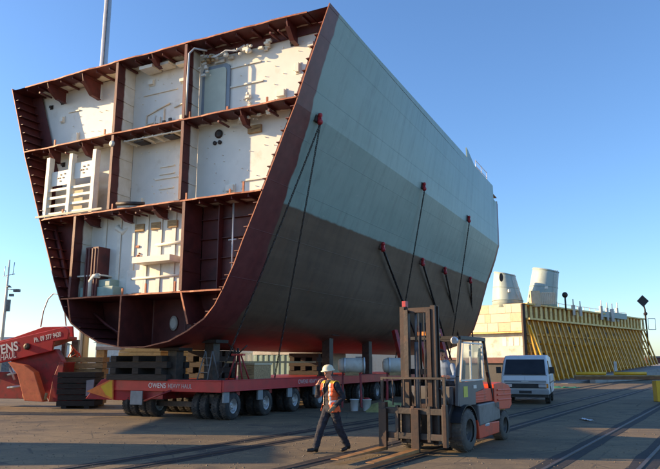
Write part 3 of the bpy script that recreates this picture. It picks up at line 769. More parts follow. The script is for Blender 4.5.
TR_U = 4.2
a = lug(1.36, 9.45)
chain(a, sw(4.5,1.15,1.25), 'first thin chain from the left, slanting down from the top lug nearest the open end', GRP, False)
chain(a, sw(4.12,3.9,1.22), 'thin chain hanging steeply beside the slanting one under the lug nearest the open end', GRP, False)
a = lug(11.03, 9.55); chain(a, line_pt(395,3.6,1.9), 'long straight chain hanging from the middle one of the three high lugs', GRP, False)
a = lug(18.4, 9.5); chain(a, line_pt(449,3.3,1.9), 'long thin chain hanging from the high lug furthest from the open end', GRP, False)
for t, ex, lb in ((9.1,427,'heavy short chain with turnbuckle leftmost of the four along the paint border'),(13.9,453,'heavy short chain second along the brown paint border, left of the forklift cab roof'),
              (17.3,464,'heavy short chain third along the brown paint border, above the forklift cab'),(22.0,484,'heavy short chain nearest the far end of the hull, rightmost on the brown band')):
    a = lug(t, 6.6, .85); chain(a, line_pt(ex,3.7,1.6), lb, GRP, True, .02)

# ------------------------------------------------------------------ platform trailer under the hull
tr = thing('platform_trailer', 'long red multi-axle platform trailer in the shade beneath the hull section', 'trailer', sw(7.1,12,0), -A26)
def tb(u0,u1,t0,t1,z0,z1, m): # box in ship coordinates turned into trailer local coordinates
    m.box(7.1-u1,7.1-u0,t0-12,t1-12,z0,z1)
m = MB(); tb(4.2,8.6,.95,23,1.0,1.2,m); 
for t in range(2,23,2): tb(4.4,8.4,t+.0,t+.2,.72,1.0,m)
tb(6.6,7.6,1.0,23,.6,1.0,m); m.build('deck','redsteel',tr,bevel=.01)
m = MB(); tb(4.12,4.198,.9,23,.88,1.24,m); tb(4.10,4.12,.9,23,.88,.91,m); tb(4.10,4.12,.9,23,1.21,1.24,m); m.build('side_beam','redpaint',tr,bevel=.01)
m = MB(); tb(4.2,8.7,.88,.948,.86,1.24,m); tb(4.2,8.7,.84,.88,1.2,1.24,m); m.build('end_beam','redpaint',tr,bevel=.01)
text('OWENS', .23, sw(7.12,.875,.97), -wx, (0,0,1), 'letters', tr, width=.72)
text('HEAVY HAUL', .20, sw(6.3,.875,.97), -wx, (0,0,1), 'paleletters', tr, width=.95)
text('OWENS HEAVY HAUL', .22, sw(4.115,5.6,1.0), ax, (0,0,1), 'paleletters', tr, width=2.1)
def wheel_mesh(r=.42, wd=.28, dusty='rubber', rimc='rim', hub=.62):
    """wheel with its axle along local x; outer side +x"""
    T = Matrix.Rotation(PI/2,4,'Y')
    m = MB(); m.lathe([(r*.55,-wd/2),(r*.86,-wd/2),(r*.97,-wd*.40),(r,-wd*.28),(r,wd*.28),(r*.97,wd*.40),(r*.86,wd/2),(r*.55,wd/2)], 36, T, cap=False)
    for k in range(28):
        a = 2*PI*k/28; c, s_ = math.cos(a), math.sin(a)
        Q = Matrix(((1,0,0,0),(0,c,-s_,0),(0,s_,c,0),(0,0,0,1)))
        m.box(-wd*.42,-wd*.04,-.022,.022,r*.985,r*1.02,Q); m.box(wd*.04,wd*.42,-.022,.022,r*.985,r*1.02,Q)
    n = MB(); n.lathe([(.02,wd*.10),(r*.17,wd*.30),(r*.2,wd*.12),(r*.40,wd*.06),(r*.46,wd*.30),(r*.56,wd*.44),(r*.585,wd*.40),(r*.585,-wd*.4)], 28, T)
    for k in range(8):
        a = 2*PI*k/8; n.ball((wd*.13, r*.30*math.cos(a), r*.30*math.sin(a)), .022, n=6)
    return m, n
wm, wr = wheel_mesh()
w0 = wm.build('wheel','rubber',tr); r0 = wr.build('rim','rim',w0)
first = True
for k, t in enumerate([1.55,3.5,5.5,7.5,9.5,11.5,13.5,15.5,17.5,19.5,21.5]):
    us = (4.32,4.64,5.1,5.42, 7.3,7.62,8.02,8.34) if k < 3 else (4.32,4.64,8.02,8.34)
    for j, u in enumerate(us):
        if first: c = w0; first = False
        else:
            c = w0.copy(); col.objects.link(c); c.parent = tr
            if j == 0 or (k < 3 and u > 8.3) or k < 1:
                rr = r0.copy(); col.objects.link(rr); rr.parent = c
        c.location = (7.1-u, t-12, .43); c.rotation_euler = (k*.3,0,0)
for t in (.99,2.95,4.95,6.95):
    m = MB(); tb(4.16,4.22,t-.02,t+.28,.55,.875,m); m.build('mud_flap','flap',tr)
m = MB(); tb(7.3,7.8,.80,.838,.42,.86,m); m.build('mud_flap','flap',tr)
for t in [1.55,3.5,5.5,7.5,9.5,11.5,13.5,15.5,17.5,19.5,21.5]:
    m = MB(); tb(4.5,8.3,t-.08,t+.08,.36,.52,m); tb(4.75,4.95,t-.25,t+.25,.5,.78,m); tb(7.7,7.9,t-.25,t+.25,.5,.78,m); m.build('axle','darksteel',tr)
m = MB(); m.tube([tuple(Vector((7.1-u,t-12,z))) for u,t,z in ((7.2,.8,.55),(6.1,.8,.9))],.03,6); m.build('steering_rod','redsteel',tr)
# coupling nose at the left end of the trailer
NY = 22.6; ID = Matrix.Translation((0,NY,0))
def npx(pts): return [(at(x,y,NY).x, at(x,y,NY).z) for x, y in pts]
m = MB(); m.prism(npx([(100,380),(116,374.5),(141,375),(141,400.5),(116,400.5),(84,399),(88,394)]), ID, .12, 1.0); m.build('coupling_nose','redpaint',tr,bevel=.015,world=True)
m = MB(); m.mi = 0; m.prism(npx([(86.5,391.5),(113.5,378),(113.5,400)]), ID, -.02, .02); m.mi = 1; m.prism(npx([(101,386.5),(112.5,380),(112.5,398),(106,395)]), ID, -.03, -.022)
m.build('marker_board',['hiviz','yellowbright'],tr,world=True)
m = MB(); m.prism(npx([(80,381),(88,380),(86,397),(79,397)]), ID, .6, .66); m.build('mud_flap','flap',tr,world=True)

# loads standing on the trailer deck: cradle posts, timber packing, trestles
def blk(name, label, cat, u0,u1,t0,t1,z0,z1, mt, group=None, bev=.012):
    th = thing(name, label, cat, sw((u0+u1)/2,(t0+t1)/2,z0), -A26, group)
    return th
def packs(label, u, t, n, length, mt, z0=1.2, h=.2, group='timber packing blocks under the keel'):
    th = thing('timber_crib', label, 'timber stack', sw(u,t,z0), -A26, group); z = 0
    for k in range(n):
        m = MB()
        if k % 2 == 0:
            for yo in (-.45,0,.45): m.box(-length/2,length/2,yo-.13,yo+.13,z,z+h)
        else:
            for xo in (-length*.38,0,length*.38): m.box(xo-.13,xo+.13,-.62,.62,z,z+h)
        m.build('timber', mt, th, bevel=.01); z += h+.002
    return th
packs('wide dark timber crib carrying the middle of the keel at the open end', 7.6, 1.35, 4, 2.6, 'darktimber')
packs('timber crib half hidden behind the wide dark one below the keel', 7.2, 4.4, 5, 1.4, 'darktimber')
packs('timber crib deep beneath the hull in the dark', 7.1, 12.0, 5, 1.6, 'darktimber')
def post(u, t, z0, z1, label):
    th = thing('cradle_post', label, 'support post', sw(u,t,z0), -A26, 'steel cradle posts on the trailer')
    m = MB(); m.box(-.18,.18,-.18,.18,0,z1-z0); m.build('column','darksteel',th,bevel=.01)
    m = MB(); m.box(-.35,.35,-.3,.3,-.0,.06); m.build('base_plate','darksteel',th)
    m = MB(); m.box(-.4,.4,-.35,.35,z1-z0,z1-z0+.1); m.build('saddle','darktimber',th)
post(6.3,1.2,1.201,hw and 2.16,'dark stubby cradle post under the keel beside the timber crib')
post(5.35,1.9,1.201,2.42,'dark cradle post under the turn of the bilge left of the red trestle')
post(4.6,9.0,1.201,2.9,'dark cradle post halfway along the trailer side')
post(4.5,13.0,1.201,2.9,'dark cradle post furthest along the trailer side')
def trestle(u, t, label, s=1.0, z0=1.24):
    th = thing('red_trestle', label, 'trestle', sw(u,t,z0), -A26, 'red trestles on the trailer edge')
    m = MB()
    for x, y in ((-.35,-.15),(.35,-.15),(-.35,.35),(.35,.35)):
        m.tube([(x*s,y*s,0),(x*.25*s,y*.3*s,1.0*s)],.035*s,8)
    m.build('leg','redsteel',th)
    m = MB(); m.box(-.3*s,.3*s,-.06*s,.1*s,.98*s,1.06*s); m.build('head','redpaint',th)
    m = MB(); m.tube([(0,0,1.05*s),(-.5*s,0,1.45*s)],.03*s,6); m.tube([(0,0,1.05*s),(.45*s,0,1.4*s)],.03*s,6); m.tube([(0,0,.7*s),(0,0,1.3*s)],.05*s,8); m.build('screw_jack','darksteel',th)
trestle(4.45, 2.1, 'red trestle with screw jack on the trailer edge, behind the slanting chain', .78)
# long pale planks and ply box on deck
th = thing('plank', 'long sunlit plank lying lengthwise above the trailer edge', 'plank', sw(5.2,6.2,1.76), -A26+R(6))
m = MB(); m.box(-.16,.16,-4.2,3.2,0,.07); m.build('board','timber',th,bevel=.006)
th = thing('plywood_box', 'small tan plywood box on the trailer edge right of the red trestle', 'box', sw(4.75,3.6,1.2), -A26)
m = MB(); m.box(-.33,.33,-.55,.55,0,.5); m.build('case','timber',th,bevel=.01)
m = MB(); m.box(-.36,.36,-.58,.58,.5,.56); m.build('lid','sheetB',th,bevel=.006)
th = thing('yellow_prop', 'short yellow post with white cap under the hull left of the timber crib', 'prop', at(101,366,28.2)*1.0)
th.location.z = 0
m = MB(); m.box(-.17,.17,-.2,.2,0,2.3); m.build('column','plyyellow',th,bevel=.01)
m = MB(); m.box(-.2,.9,-.24,.24,2.302,2.45); m.build('cap','offwhite',th,bevel=.01)
# stepladder
def ladder(u,t,label,h=1.0):
    th = thing('step_ladder', label, 'ladder', sw(u,t,1.241), -A26)
    m = MB()
    for x in (-.2,.2): m.tube([(x,0,0),(x*.7,.3,h)],.02,6); m.tube([(x,.6,0),(x*.7,.32,h)],.02,6)
    m.build('rail','greysteel',th)
    m = MB()
    for k in range(1,4): m.box(-.17,.17,.3*k/4-.03,.3*k/4+.03,h*k/4,h*k/4+.02)
    m.build('tread','greysteel',th)
ladder(5.0,.95,'small metal step ladder standing on the trailer end, left of the red trestle',.9)

# ------------------------------------------------------------------ things behind and beneath the hull
def simple_box_thing(name, label, cat, p, sx, sy, h, mt, rz=0.0, group=None, ribs=0):
    th = thing(name, label, cat, (p[0],p[1],0), rz, group)
    m = MB(); m.box(-sx/2,sx/2,-sy/2,sy/2,.12,h)
    if ribs:
        for k in range(ribs):
            x = -sx/2+(k+.5)*sx/ribs; m.box(x-sx/ribs*.25,x+sx/ribs*.25,-sy/2-.035,-sy/2-.001,.3,h-.2)
    m.build('body', mt, th, bevel=.02)
    m = MB(); m.box(-sx/2-.03,sx/2+.03,-sy/2-.05,-sy/2-.036,h-.18,h+.02); m.box(-sx/2-.03,sx/2+.03,-sy/2-.05,-sy/2-.036,.1,.28); m.build('frame_rail', 'offwhite' if mt != 'offwhite' else 'galv', th)
    m = MB()
    for x in (-sx/2+.2,sx/2-.2): m.box(x-.15,x+.15,-sy/2,sy/2,0,.12)
    m.build('skid','darktimber',th)
    return th
simple_box_thing('shipping_container','cream ribbed container seen under the hull behind the trailer','container',at(240,362,44),7.0,2.5,2.55,'offwhite',R(-8),ribs=18)
simple_box_thing('shipping_container','green grey container behind the trailer, right of the cream one','container',at(300,362,40),5.0,2.5,2.4,'seagreen',R(-20),ribs=14)
def sheet_stack(label, p, sx, sy, n, th_, mt, rz=0.0, name='sheet_stack', cat='stack'):
    th = thing(name, label, cat, (p[0],p[1],0), rz)
    rnd = random.Random(int(p[0]*100)); m = MB()
    m.box(-sx/2+.2,-sx/2+.4,-sy/2,sy/2,0,.1); m.box(sx/2-.4,sx/2-.2,-sy/2,sy/2,0,.1); m.build('bearer','darktimber',th)
    m = MB(); z = .1
    for k in range(n):
        a, b = rnd.uniform(-.08,.08), rnd.uniform(-.06,.06)
        m.box(-sx/2+a,sx/2+a,-sy/2+b,sy/2+b,z,z+th_*.9); z += th_
    m.build('sheets', mt, th, bevel=.008)
    return th
sheet_stack('tall stack of straw coloured sheets sunlit behind the keel left of the cream container', at(178,362,36), 2.6, 1.6, 13, .2, 'plyyellow', R(8))
sheet_stack('lower stack of straw coloured sheets behind the dark timber crib', at(145,362,34), 2.2, 1.6, 12, .2, 'plyyellow', R(-6))
# timber pile next to the gooseneck
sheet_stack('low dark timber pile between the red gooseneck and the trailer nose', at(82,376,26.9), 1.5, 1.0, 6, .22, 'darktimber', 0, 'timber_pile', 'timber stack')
sheet_stack('stack of pale boards behind the dark timber pile and trailer nose', at(86,362,28), 1.6, .8, 8, .24, 'timber', 0, 'timber_pile', 'timber stack')
# white drums and pipes beneath the rear half of the hull
def drum(px0, px1, py0, py1, Y, label):
    a, b = at(px0,(py0+py1)/2,Y), at(px1,(py0+py1)/2,Y+.4)
    th = thing('white_tank', label, 'tank', ((a.x+b.x)/2,(a.y+b.y)/2,0), 0, 'white tanks on red stands under the hull')
    ww = (b.x-a.x)/2; zc = a.z; r = (at(px0,py0,Y).z-at(px0,py1,Y).z)/2
    T = Matrix.Translation((0,0,zc)) @ Matrix.Rotation(PI/2,4,'Y')
    m = MB(); m.lathe([(r*.55,-ww),(r*.85,-ww+.05),(r*1,-ww+.2),(r*1,ww-.16),(r*.85,ww-.04),(r*.5,ww)],24,T); m.build('barrel','offwhite',th)
    m = MB(); m.lathe([(r*1.08,ww-.1),(r*1.08,ww-.02)],24,T); m.lathe([(r*1.06,-ww+.22),(r*1.06,-ww+.3)],24,T); m.build('end_ring','galv',th)
    m = MB()
    for x in (-ww*.7,ww*.7): m.bar((x,-.3,0),(x*.9,0,zc-r),.07,.07); m.bar((x,.3,0),(x*.9,0,zc-r),.07,.07)
    m.build('stand','redsteel',th)
    m = MB(); m.box(-ww*.5,ww*.5,-.35,.35,zc-r-.10,zc-r+.02); m.build('cradle','timber',th)
drum(338,365,358,373,27.0,'white horizontal tank on a red stand, right of the walking man\'s head')
drum(383,407,358,373,27.6,'white horizontal tank on a red stand, seen left of the forklift mast')
def bucket(px, py, label):
    p = gnd(px,py); th = thing('bucket', label, 'bucket', p, random.random(), 'white buckets under the hull')
    m = MB(); m.lathe([(.13,0),(.135,.01),(.17,.40),(.178,.40),(.178,.43),(.16,.43),(.13,.04)],20,cap=True); m.build('pail','bucket',th)
    m = MB(); m.tube([(.175*math.cos(a),.02,.40-.13*math.sin(a)) for a in [PI*k/10 for k in range(11)]],.008,5); m.build('handle','darksteel',th)
bucket(354.5,411,'plain white bucket nearer the walking man')
bucket(367,411,'white bucket with dark rag on top, beside the canvas heap'); 
rag = bpy.data.objects['bucket.001'] if 'bucket.001' in bpy.data.objects else None
if rag:
    m = MB(); m.ball((0,0,.44),(.13,.12,.05),n=10); o = m.build('rag','redsteel'); o.location = rag.location; tag(o,'dark red rag lying on the second white bucket','rag')
# canvas heap
p = gnd(392,411); m = MB(); n = 22; rows = []
for i in range(n+1):
    row = []
    for j in range(n+1):
        x = -1.0+2.0*i/n; y = -.8+1.6*j/n
        d = max(0,1-(x/1.0)**2-(y/.8)**2)**.6
        z = .34*d*(1+.55*noise.noise(Vector((x*2.2,y*2.2,1)))) + .03*noise.noise(Vector((x*7,y*7,2)))*d
        row.append(m.bm.verts.new((x,y,max(0.002,z))))
    rows.append(row)
for i in range(n):
    for j in range(n): m._f([rows[i][j],rows[i+1][j],rows[i+1][j+1],rows[i][j+1]],True)
o = m.build('canvas_heap','sand'); o.location = p; tag(o,'crumpled yellow green canvas heap on the ground behind the forklift carriage','canvas')
# long dark skid beam and second row of posts in the gloom
for k,(u,t,lb) in enumerate(((2.2,16.0,'dark raking shore propping the flared side behind the walking man'),(2.0,19.0,'dark raking shore propping the flared side left of the forklift mast'),(2.4,13.2,'dark raking shore under the hull above the walking man\'s helmet'))):
    th = thing('raking_shore', lb, 'prop', sw(u,t,0), -A26, 'raking shores under the hull side')
    m = MB(); m.bar((0,0,0),(-.9,.4,3.6 if k<2 else 3.3),.22,.22); m.build('strut','redsteel',th,bevel=.01)
    m = MB(); m.box(-.3,.3,-.3,.3,0,.08); m.build('foot_plate','darksteel',th)
# hoses at the left
m = MB()
for k in range(5):
    a = at(71+k*2,345+k*2,28.5); b = at(66+k*3,372,28.5)
    mid = (a+b)/2 + Vector((.25*math.sin(k*2),0,.1))
    m.tube([a,a+Vector((.1,0,-.2)),mid,b+Vector((0,0,.3)),b],.03,7)
th = thing('hose_rack','tangle of red hoses hanging on a grey stand beside the gooseneck','hose rack',(at(72,360,28.5).x,28.5,0))
m.build('hose','wire',th,world=True)
m = MB(); p = at(64,345,28.6); m.box(p.x-.08,p.x+.08,28.55,28.75,0,p.z+.15); p2 = at(76,340,28.8); m.box(p2.x-.14,p2.x+.14,28.7,28.9,0,p2.z); m.bar((p.x,28.65,1.6),(p2.x,28.8,1.6),.08,.08)
m.build('stand','greysteel',th,world=True)

# ------------------------------------------------------------------ red gooseneck at the left edge
GY = 26.6
gn = thing('gooseneck', 'bright red trailer gooseneck with white lettering at the left edge', 'gooseneck', (at(30,400,GY).x,GY,0))
def gp(pts, Y): return [(at(x,y,Y).x, at(x,y,Y).z) for x,y in pts]
def slab(pts, Y, d0, d1, name, mt, bev=.02):
    m = MB(); m.prism(gp(pts,Y), Matrix.Translation((0,Y,0)), d0, d1); return m.build(name, mt, gn, bevel=bev, world=True)
slab([(-60,353),(0,340.3),(64,327),(67.5,329),(68.5,333),(67,339.5),(52,341.5),(50.5,351),(0,361.5),(-60,373)], GY, 0, .12, 'side_plate', 'redpaint')
slab([(-60,350),(0,337.5),(34,327),(66,326.3),(67,339),(52,345),(0,358),(-60,370)], GY+1.2, 0, .12, 'side_plate', 'redpaint')
slab([(-60,362),(0,349),(60,336),(60,339),(0,353),(-60,366)], GY, .121, 1.199, 'top_web', 'redsteel')
slab([(-4,359),(50,349),(57,361),(60,374),(56,402),(44,402),(30,384),(8,366)], GY, .25, .6, 'swan_neck', 'redsteel')
slab([(6.5,362),(25,365.3),(35.5,372),(45.5,401.5),(25,400.5),(17,374)], GY-.1, -.25, .1, 'curved_leg', 'orangered')
slab([(45,402),(50,378),(57,362),(62,362),(60,380),(66,400),(62,402)], GY, .1, .9, 'ram_leg', 'redsteel')
slab([(0,372),(18,376),(22,399),(-30,399),(-30,372)], GY+.5, 0, .9, 'base_box', 'redsteel')
slab([(64,385),(82,382),(82,400),(66,401)], GY+.2, 0, .6, 'cross_box', 'redsteel')
m = MB(); p = at(23.5,346.5,GY); m.lathe([(.13,0),(.13,.08),(.06,.10)],18,Matrix.Translation((p.x,GY,p.z)) @ Matrix.Rotation(PI/2,4,'X')); m.build('pivot_pin','darksteel',gn,world=True)
m = MB()
for pts in ([(0,375),(14,372)],[(0,388),(16,386)],[(2,366),(8,380)]): m.tube([at(x,y,GY+.3) for x,y in pts],.05,8)
m.build('hydraulic_ram','galv',gn,world=True)
for a_, b_ in ((at(20,398,GY-.05),at(20,388,GY-.05)),(at(44,400,GY-.2),at(46,393,GY-.2))):
    m = MB(); m.tube([a_,b_],.055,8); m.build('locking_pin','timber',gn,world=True)
sl = at(64,327,GY)-at(0,340.3,GY)
text('OWENS', .52, at(-27,358.4,GY)+Vector((0,-.006,0)), sl, (0,0,1), 'letters', gn, width=1.62, bold=.012)
text('HEAVY HAUL', .36, at(-30,365.9,GY)+Vector((0,-.006,0)), sl, (0,0,1), 'letters', gn, width=1.63, shear=.15)
text('Ph. 09 377 9420', .27, at(31,342.5,GY)+Vector((0,-.006,0)), sl, (0,0,1), 'letters', gn, width=1.19, bold=.004)
m = MB(); m.tube([at(x,y,GY+1.3) for x,y in ((31,327),(34,311),(39,299),(45,293.5),(52,295),(57,309),(59,326))],.03,7); m.build('hoop_hose','galv',gn,world=True)

gn.rotation_euler = (0,0,R(-10)); gn.location.x += .12
# ------------------------------------------------------------------ poles
p = at(104,60,35); th = thing('light_pole','tall galvanised light pole rising behind the upper left deck','pole',(p.x,35,0))
m = MB(); 
top = at(109.8,-40,35); m.tube([(0,0,0),(0,0,10),(0,0,27)],[.27,.24,.19],14); m.build('shaft','galv',th)
m = MB(); m.tube([(.06,-.28,0),(.06,-.26,10),(.06,-.21,27)],.035,6); m.build('cable_duct','greysteel',th)
m = MB(); m.box(-.35,.35,-.35,.35,0,.06); m.build('base_plate','greysteel',th)
m = MB(); m.box(-1.4,1.4,-.12,.12,26.9,27.1); m.build('crossarm','galv',th)
p = at(3,330,50); th = thing('camera_mast','slim white mast with lamps and antennas at the far left edge','mast',(p.x,50,0))
m = MB(); m.tube([(0,0,0),(0,0,6),(0,0,9.6)],[.14,.11,.05],8); m.build('shaft','offwhite',th)
for runs in ([[(0,0,7.3),(.8,0,7.25)]],[[(-.4,0,8.3),(.5,0,8.5)],[(.35,0,8.4),(.4,0,9.4)],[(-.3,0,8.3),(-.3,0,9.1)]],[[(0,0,6.3),(.35,0,6.3)]]):
    m = MB()
    for r_ in runs: m.tube(r_,.03,6)
    m.build('arm','galv',th)
m = MB(); m.box(.55,1.0,-.14,.14,7.1,7.3); m.box(.25,.55,-.12,.12,6.75,6.95); m.box(.1,.35,-.1,.1,5.6,6.5); m.lathe([(.05,0),(.22,-.15)],10,Matrix.Translation((.15,0,7.6))); m.build('floodlight','greysteel',th)

# ------------------------------------------------------------------ low sheds on the horizon
def shed(label, px0, px1, Y, h, mt, depth=14, group='low sheds beyond the yard'):
    a, b = at(px0,362,Y), at(px1,362,Y); L = b.x-a.x
    th = thing('shed', label, 'shed', ((a.x+b.x)/2,Y,0), 0, group)
    m = MB(); m.box(-L/2,L/2,0,depth,0,h); m.build('wall', mt, th)
    m = MB(); T = Matrix(((0,1,0,0),(1,0,0,0),(0,0,1,0),(0,0,0,1)))
    m.prism([(-.4,h+.002),(depth+.4,h+.002),(depth/2,h+1.0)], T, -L/2-.3, L/2+.3); m.build('roof','greysteel',th)
    for k in range(int(L/5)):
        x = -L/2+2.5+5*k; m = MB(); m.box(x-1.1,x+1.1,-.06,-.003,0,2.5) if k % 3 == 0 else m.box(x-.9,x+.9,-.06,-.003,1.2,2.2); m.build('door' if k % 3 == 0 else 'window','greysteel' if k % 3 == 0 else 'glass',th)
shed('low grey roofed shed on the horizon at the left edge', -120, 30, 95, 4.6, 'offwhite')
shed('long pale shed far behind the hull between trailer and keel', 95, 330, 90, 4.4, 'offwhite')
shed('pale shed far behind the forklift mast', 345, 470, 88, 4.6, 'sheetA')

# ------------------------------------------------------------------ yellow propped steel wall, right
W0 = Vector((17.2,57.6,0)); E = Vector((.694,.72,0)).normalized(); NN = Vector((E.y,-E.x,0)); WL = 29.3
yw = thing('steel_barrier_wall','long yellow steel wall with raking props and square panels at the right','steel wall', W0)
def wp(s, out, z): return W0 + E*s + NN*out + Vector((0,0,z))
WT = 6.85
m = MB(); m.bar(wp(0,-.2,(WT-1.3)/2),wp(WL,-.2,(WT-1.3)/2),.06,WT-1.3); m.build('plate','yellowplate',yw,world=True)
m = MB(); m.bar(wp(0,-.30,WT-.66),wp(WL,-.30,WT-.66),.05,1.25); m.build('upper_plate','yellowplate',yw,world=True)
m = MB(); m.bar(wp(-.1,.05,WT),wp(WL+.1,.05,WT),.55,.14); m.bar(wp(-.1,.15,WT-1.32),wp(WL+.1,.15,WT-1.32),.6,.16); m.build('walkway_rail','yellowpale',yw,world=True)
nb = 30
for k in range(nb+1):
    s_ = WL*k/nb
    m = MB(); m.bar(wp(s_,.06,WT-.075),wp(s_,.06,WT-1.235),.10,.46,E); m.build('upper_stiffener','yellowpale',yw,world=True)
    m = MB(); base = .05+1.45*(s_/WL)
    m.bar(wp(s_,.12,WT-1.4),wp(s_+.25,1.25,base),.13,.22,E); m.bar(wp(s_+.01,.12,3.7-.4*(s_/WL)),wp(s_+.2,.7,base),.10,.16,E); m.bar(wp(s_+.26,1.22,base+.10),wp(s_+.1,.0,base+.10),.10,.12)
    m.bar(wp(s_+.08,.5,(WT-1.4)*.62),wp(s_+.08,-.15,(WT-1.4)*.62),.08,.1)
    m.build('raking_prop','yellow',yw,world=True)
m = MB()
for z in (4.2,2.7): m.bar(wp(0,.05,z),wp(WL,.05,z),.12,.16)
m.build('wale','yellow',yw,world=True)
m = MB(); rnd = random.Random(5)
for s_, z in ((1.5,4.6),(4.3,4.7),(5.2,3.5),(6.6,5.0),(8.9,4.9),(9.9,3.5),(11.2,4.9),(12.2,4.0),(13.5,4.4),(15.0,3.6),(2.3,3.4),(3.2,2.3),(17.8,4.6),(14.6,3.1),(7.6,2.9),(19.8,4.5)):
    m.bar(wp(s_,-.155,z),wp(s_+.62,-.155,z),.02,.6)
m.build('opening','black',yw,world=True)
m = MB(); m.bar(wp(.1,.3,5.0),wp(.5,1.7,.3),.15,.18,E); m.build('end_prop','yellowbright',yw,world=True)
m = MB(); m.bar(wp(-.15,-.1,0),wp(-.15,-.1,WT+.02),.24,.5); m.build('end_post','brownsteel',yw,world=True)
# concrete ramp under the far props
m = MB(); A = [wp(1.0,3.0,0),wp(WL+6,3.0,0),wp(WL+6,3.0,1.6),wp(1.0,3.0,.02)]; B = [wp(1.0,-.5,0),wp(WL+6,-.5,0),wp(WL+6,-.5,1.6),wp(1.0,-.5,.02)]
va = [m.bm.verts.new(p) for p in A]; vb = [m.bm.verts.new(p) for p in B]
m._f(va); m._f(vb[::-1])
for i in range(4): m._f([va[i],vb[i],vb[(i+1)%4],va[(i+1)%4]])
o = m.build('quay_ramp','concrete'); tag(o, kind='structure')
m = MB(); m.bar(wp(4,3.9,.35),wp(WL+8,3.9,.55),.5,.7); o = m.build('kerb','concrete'); tag(o, kind='structure')
# diamond sign at the far end
p = wp(WL+.1,.4,0); th = thing('diamond_sign','dark diamond shaped board on a short post at the end of the yellow wall','sign',p)
m = MB(); m.tube([(0,0,0),(0,0,8.0),(-.05,0,8.3),(-.22,0,8.7)],.10,8); m.box(-.15,.15,-.15,.15,7.3,7.6); m.ball((.05,0,7.5),.22,n=8); m.build('post','brownsteel',th)
m = MB(); m.prism([(0,.72),(.72,0),(0,-.72),(-.72,0)], Matrix.Translation((-.22,-.16,9.0)), 0, .05); m.build('board','black',th)
m = MB(); 
for a,b in (((.25,0,5.6),(1.1,0,5.6)),((1.1,0,5.6),(1.1,0,6.9)),((.25,0,6.9),(1.1,0,6.9)),((.25,0,5.6),(.25,0,6.9))): m.tube([a,b],.035,6)
m.build('guard_rail','galv',th)
# low dark thing at the far right behind
th = thing('distant_shed','low rust red building far beyond the end of the yellow wall','shed',(at(664,362,130).x,130,0))
m = MB(); m.box(-2.5,12,0,8,0,2.6); m.build('wall','primer',th); m = MB(); m.box(-2.8,12.3,-.3,8.3,2.602,2.9); m.build('roof','greysteel',th)

# ------------------------------------------------------------------ docked ship behind it
ds = thing('docked_ship','ship behind the yellow wall with board cladding and two pale funnels','ship', W0-NN*3+E*2)
def dp(back, s_, z): return W0 - NN*back + E*s_ + Vector((0,0,z))
EE = -NN
m = MB(); m.bar(dp(.35,.35,5.72),dp(9.5,.35,5.72),.05,2.5); m.build('cladding_frame','timber',ds,world=True)
rnd = random.Random(11); z = 4.5
for row in range(3):
    b = .35 + (0 if row != 1 else 0.0); h = .82; 
    for k in range(9):
        wdt = rnd.choice((.6,1.1,1.7,1.25,2.0)); 
        if b+wdt > 9.4: break
        m = MB(); j = rnd.uniform(0,.03)
        m.bar(dp(b+.014,.30-j,z+h/2),dp(b+wdt-.014,.30-j,z+h/2),.03,h-.03); m.build('cladding_sheet', rnd.choice(('sheetA','sheetB','sheetC','sheetA')), ds, world=True); b += wdt
    z += h
m = MB(); m.bar(dp(.3,.28,4.42),dp(9.5,.28,4.42),.16,.12); m.build('sill_beam','yellowpale',ds,world=True)
m = MB(); m.bar(dp(.3,.9,3.3),dp(9.5,.9,3.3),.1,2.2); m.build('house_wall','offwhite',ds,world=True)
for b in (.55,1.15,1.75,2.4):
    m = MB(); m.bar(dp(b,.84,3.6),dp(b+.42,.84,3.6),.03,.75 if b < 2.3 else .8); m.build('window','white',ds,world=True)
m = MB(); m.bar(dp(5.3,.82,3.3),dp(6.0,.82,3.3),.03,1.1); m.build('wall_box','greysteel',ds,world=True)
m = MB(); m.bar(dp(.3,.7,1.95),dp(9.5,.7,1.95),.3,.5); m.build('red_band','primer',ds,world=True)
m = MB(); m.bar(dp(.3,1.0,.85),dp(9.5,1.0,.85),.2,1.7); m.bar(dp(.3,.75,1.68),dp(9.5,.75,1.68),.1,.06); m.build('lower_hull','black',ds,world=True)
m = MB(); m.bar(dp(.4,14,4.3),dp(.4,14,4.3)+Vector((.001,0,0)),.01,.01); m.bm.free(); m = MB()
q = [dp(.4,.9,6.3),dp(9.5,.9,6.3),dp(9.5,WL,6.3),dp(.4,WL,6.3)]; v = [m.bm.verts.new(p) for p in q]; v2 = [m.bm.verts.new(p+Vector((0,0,.2))) for p in q]
m._f(v[::-1]); m._f(v2)
for i in range(4): m._f([v[i],v[(i+1)%4],v2[(i+1)%4],v2[i]])
m.build('deck','greysteel',ds,world=True)
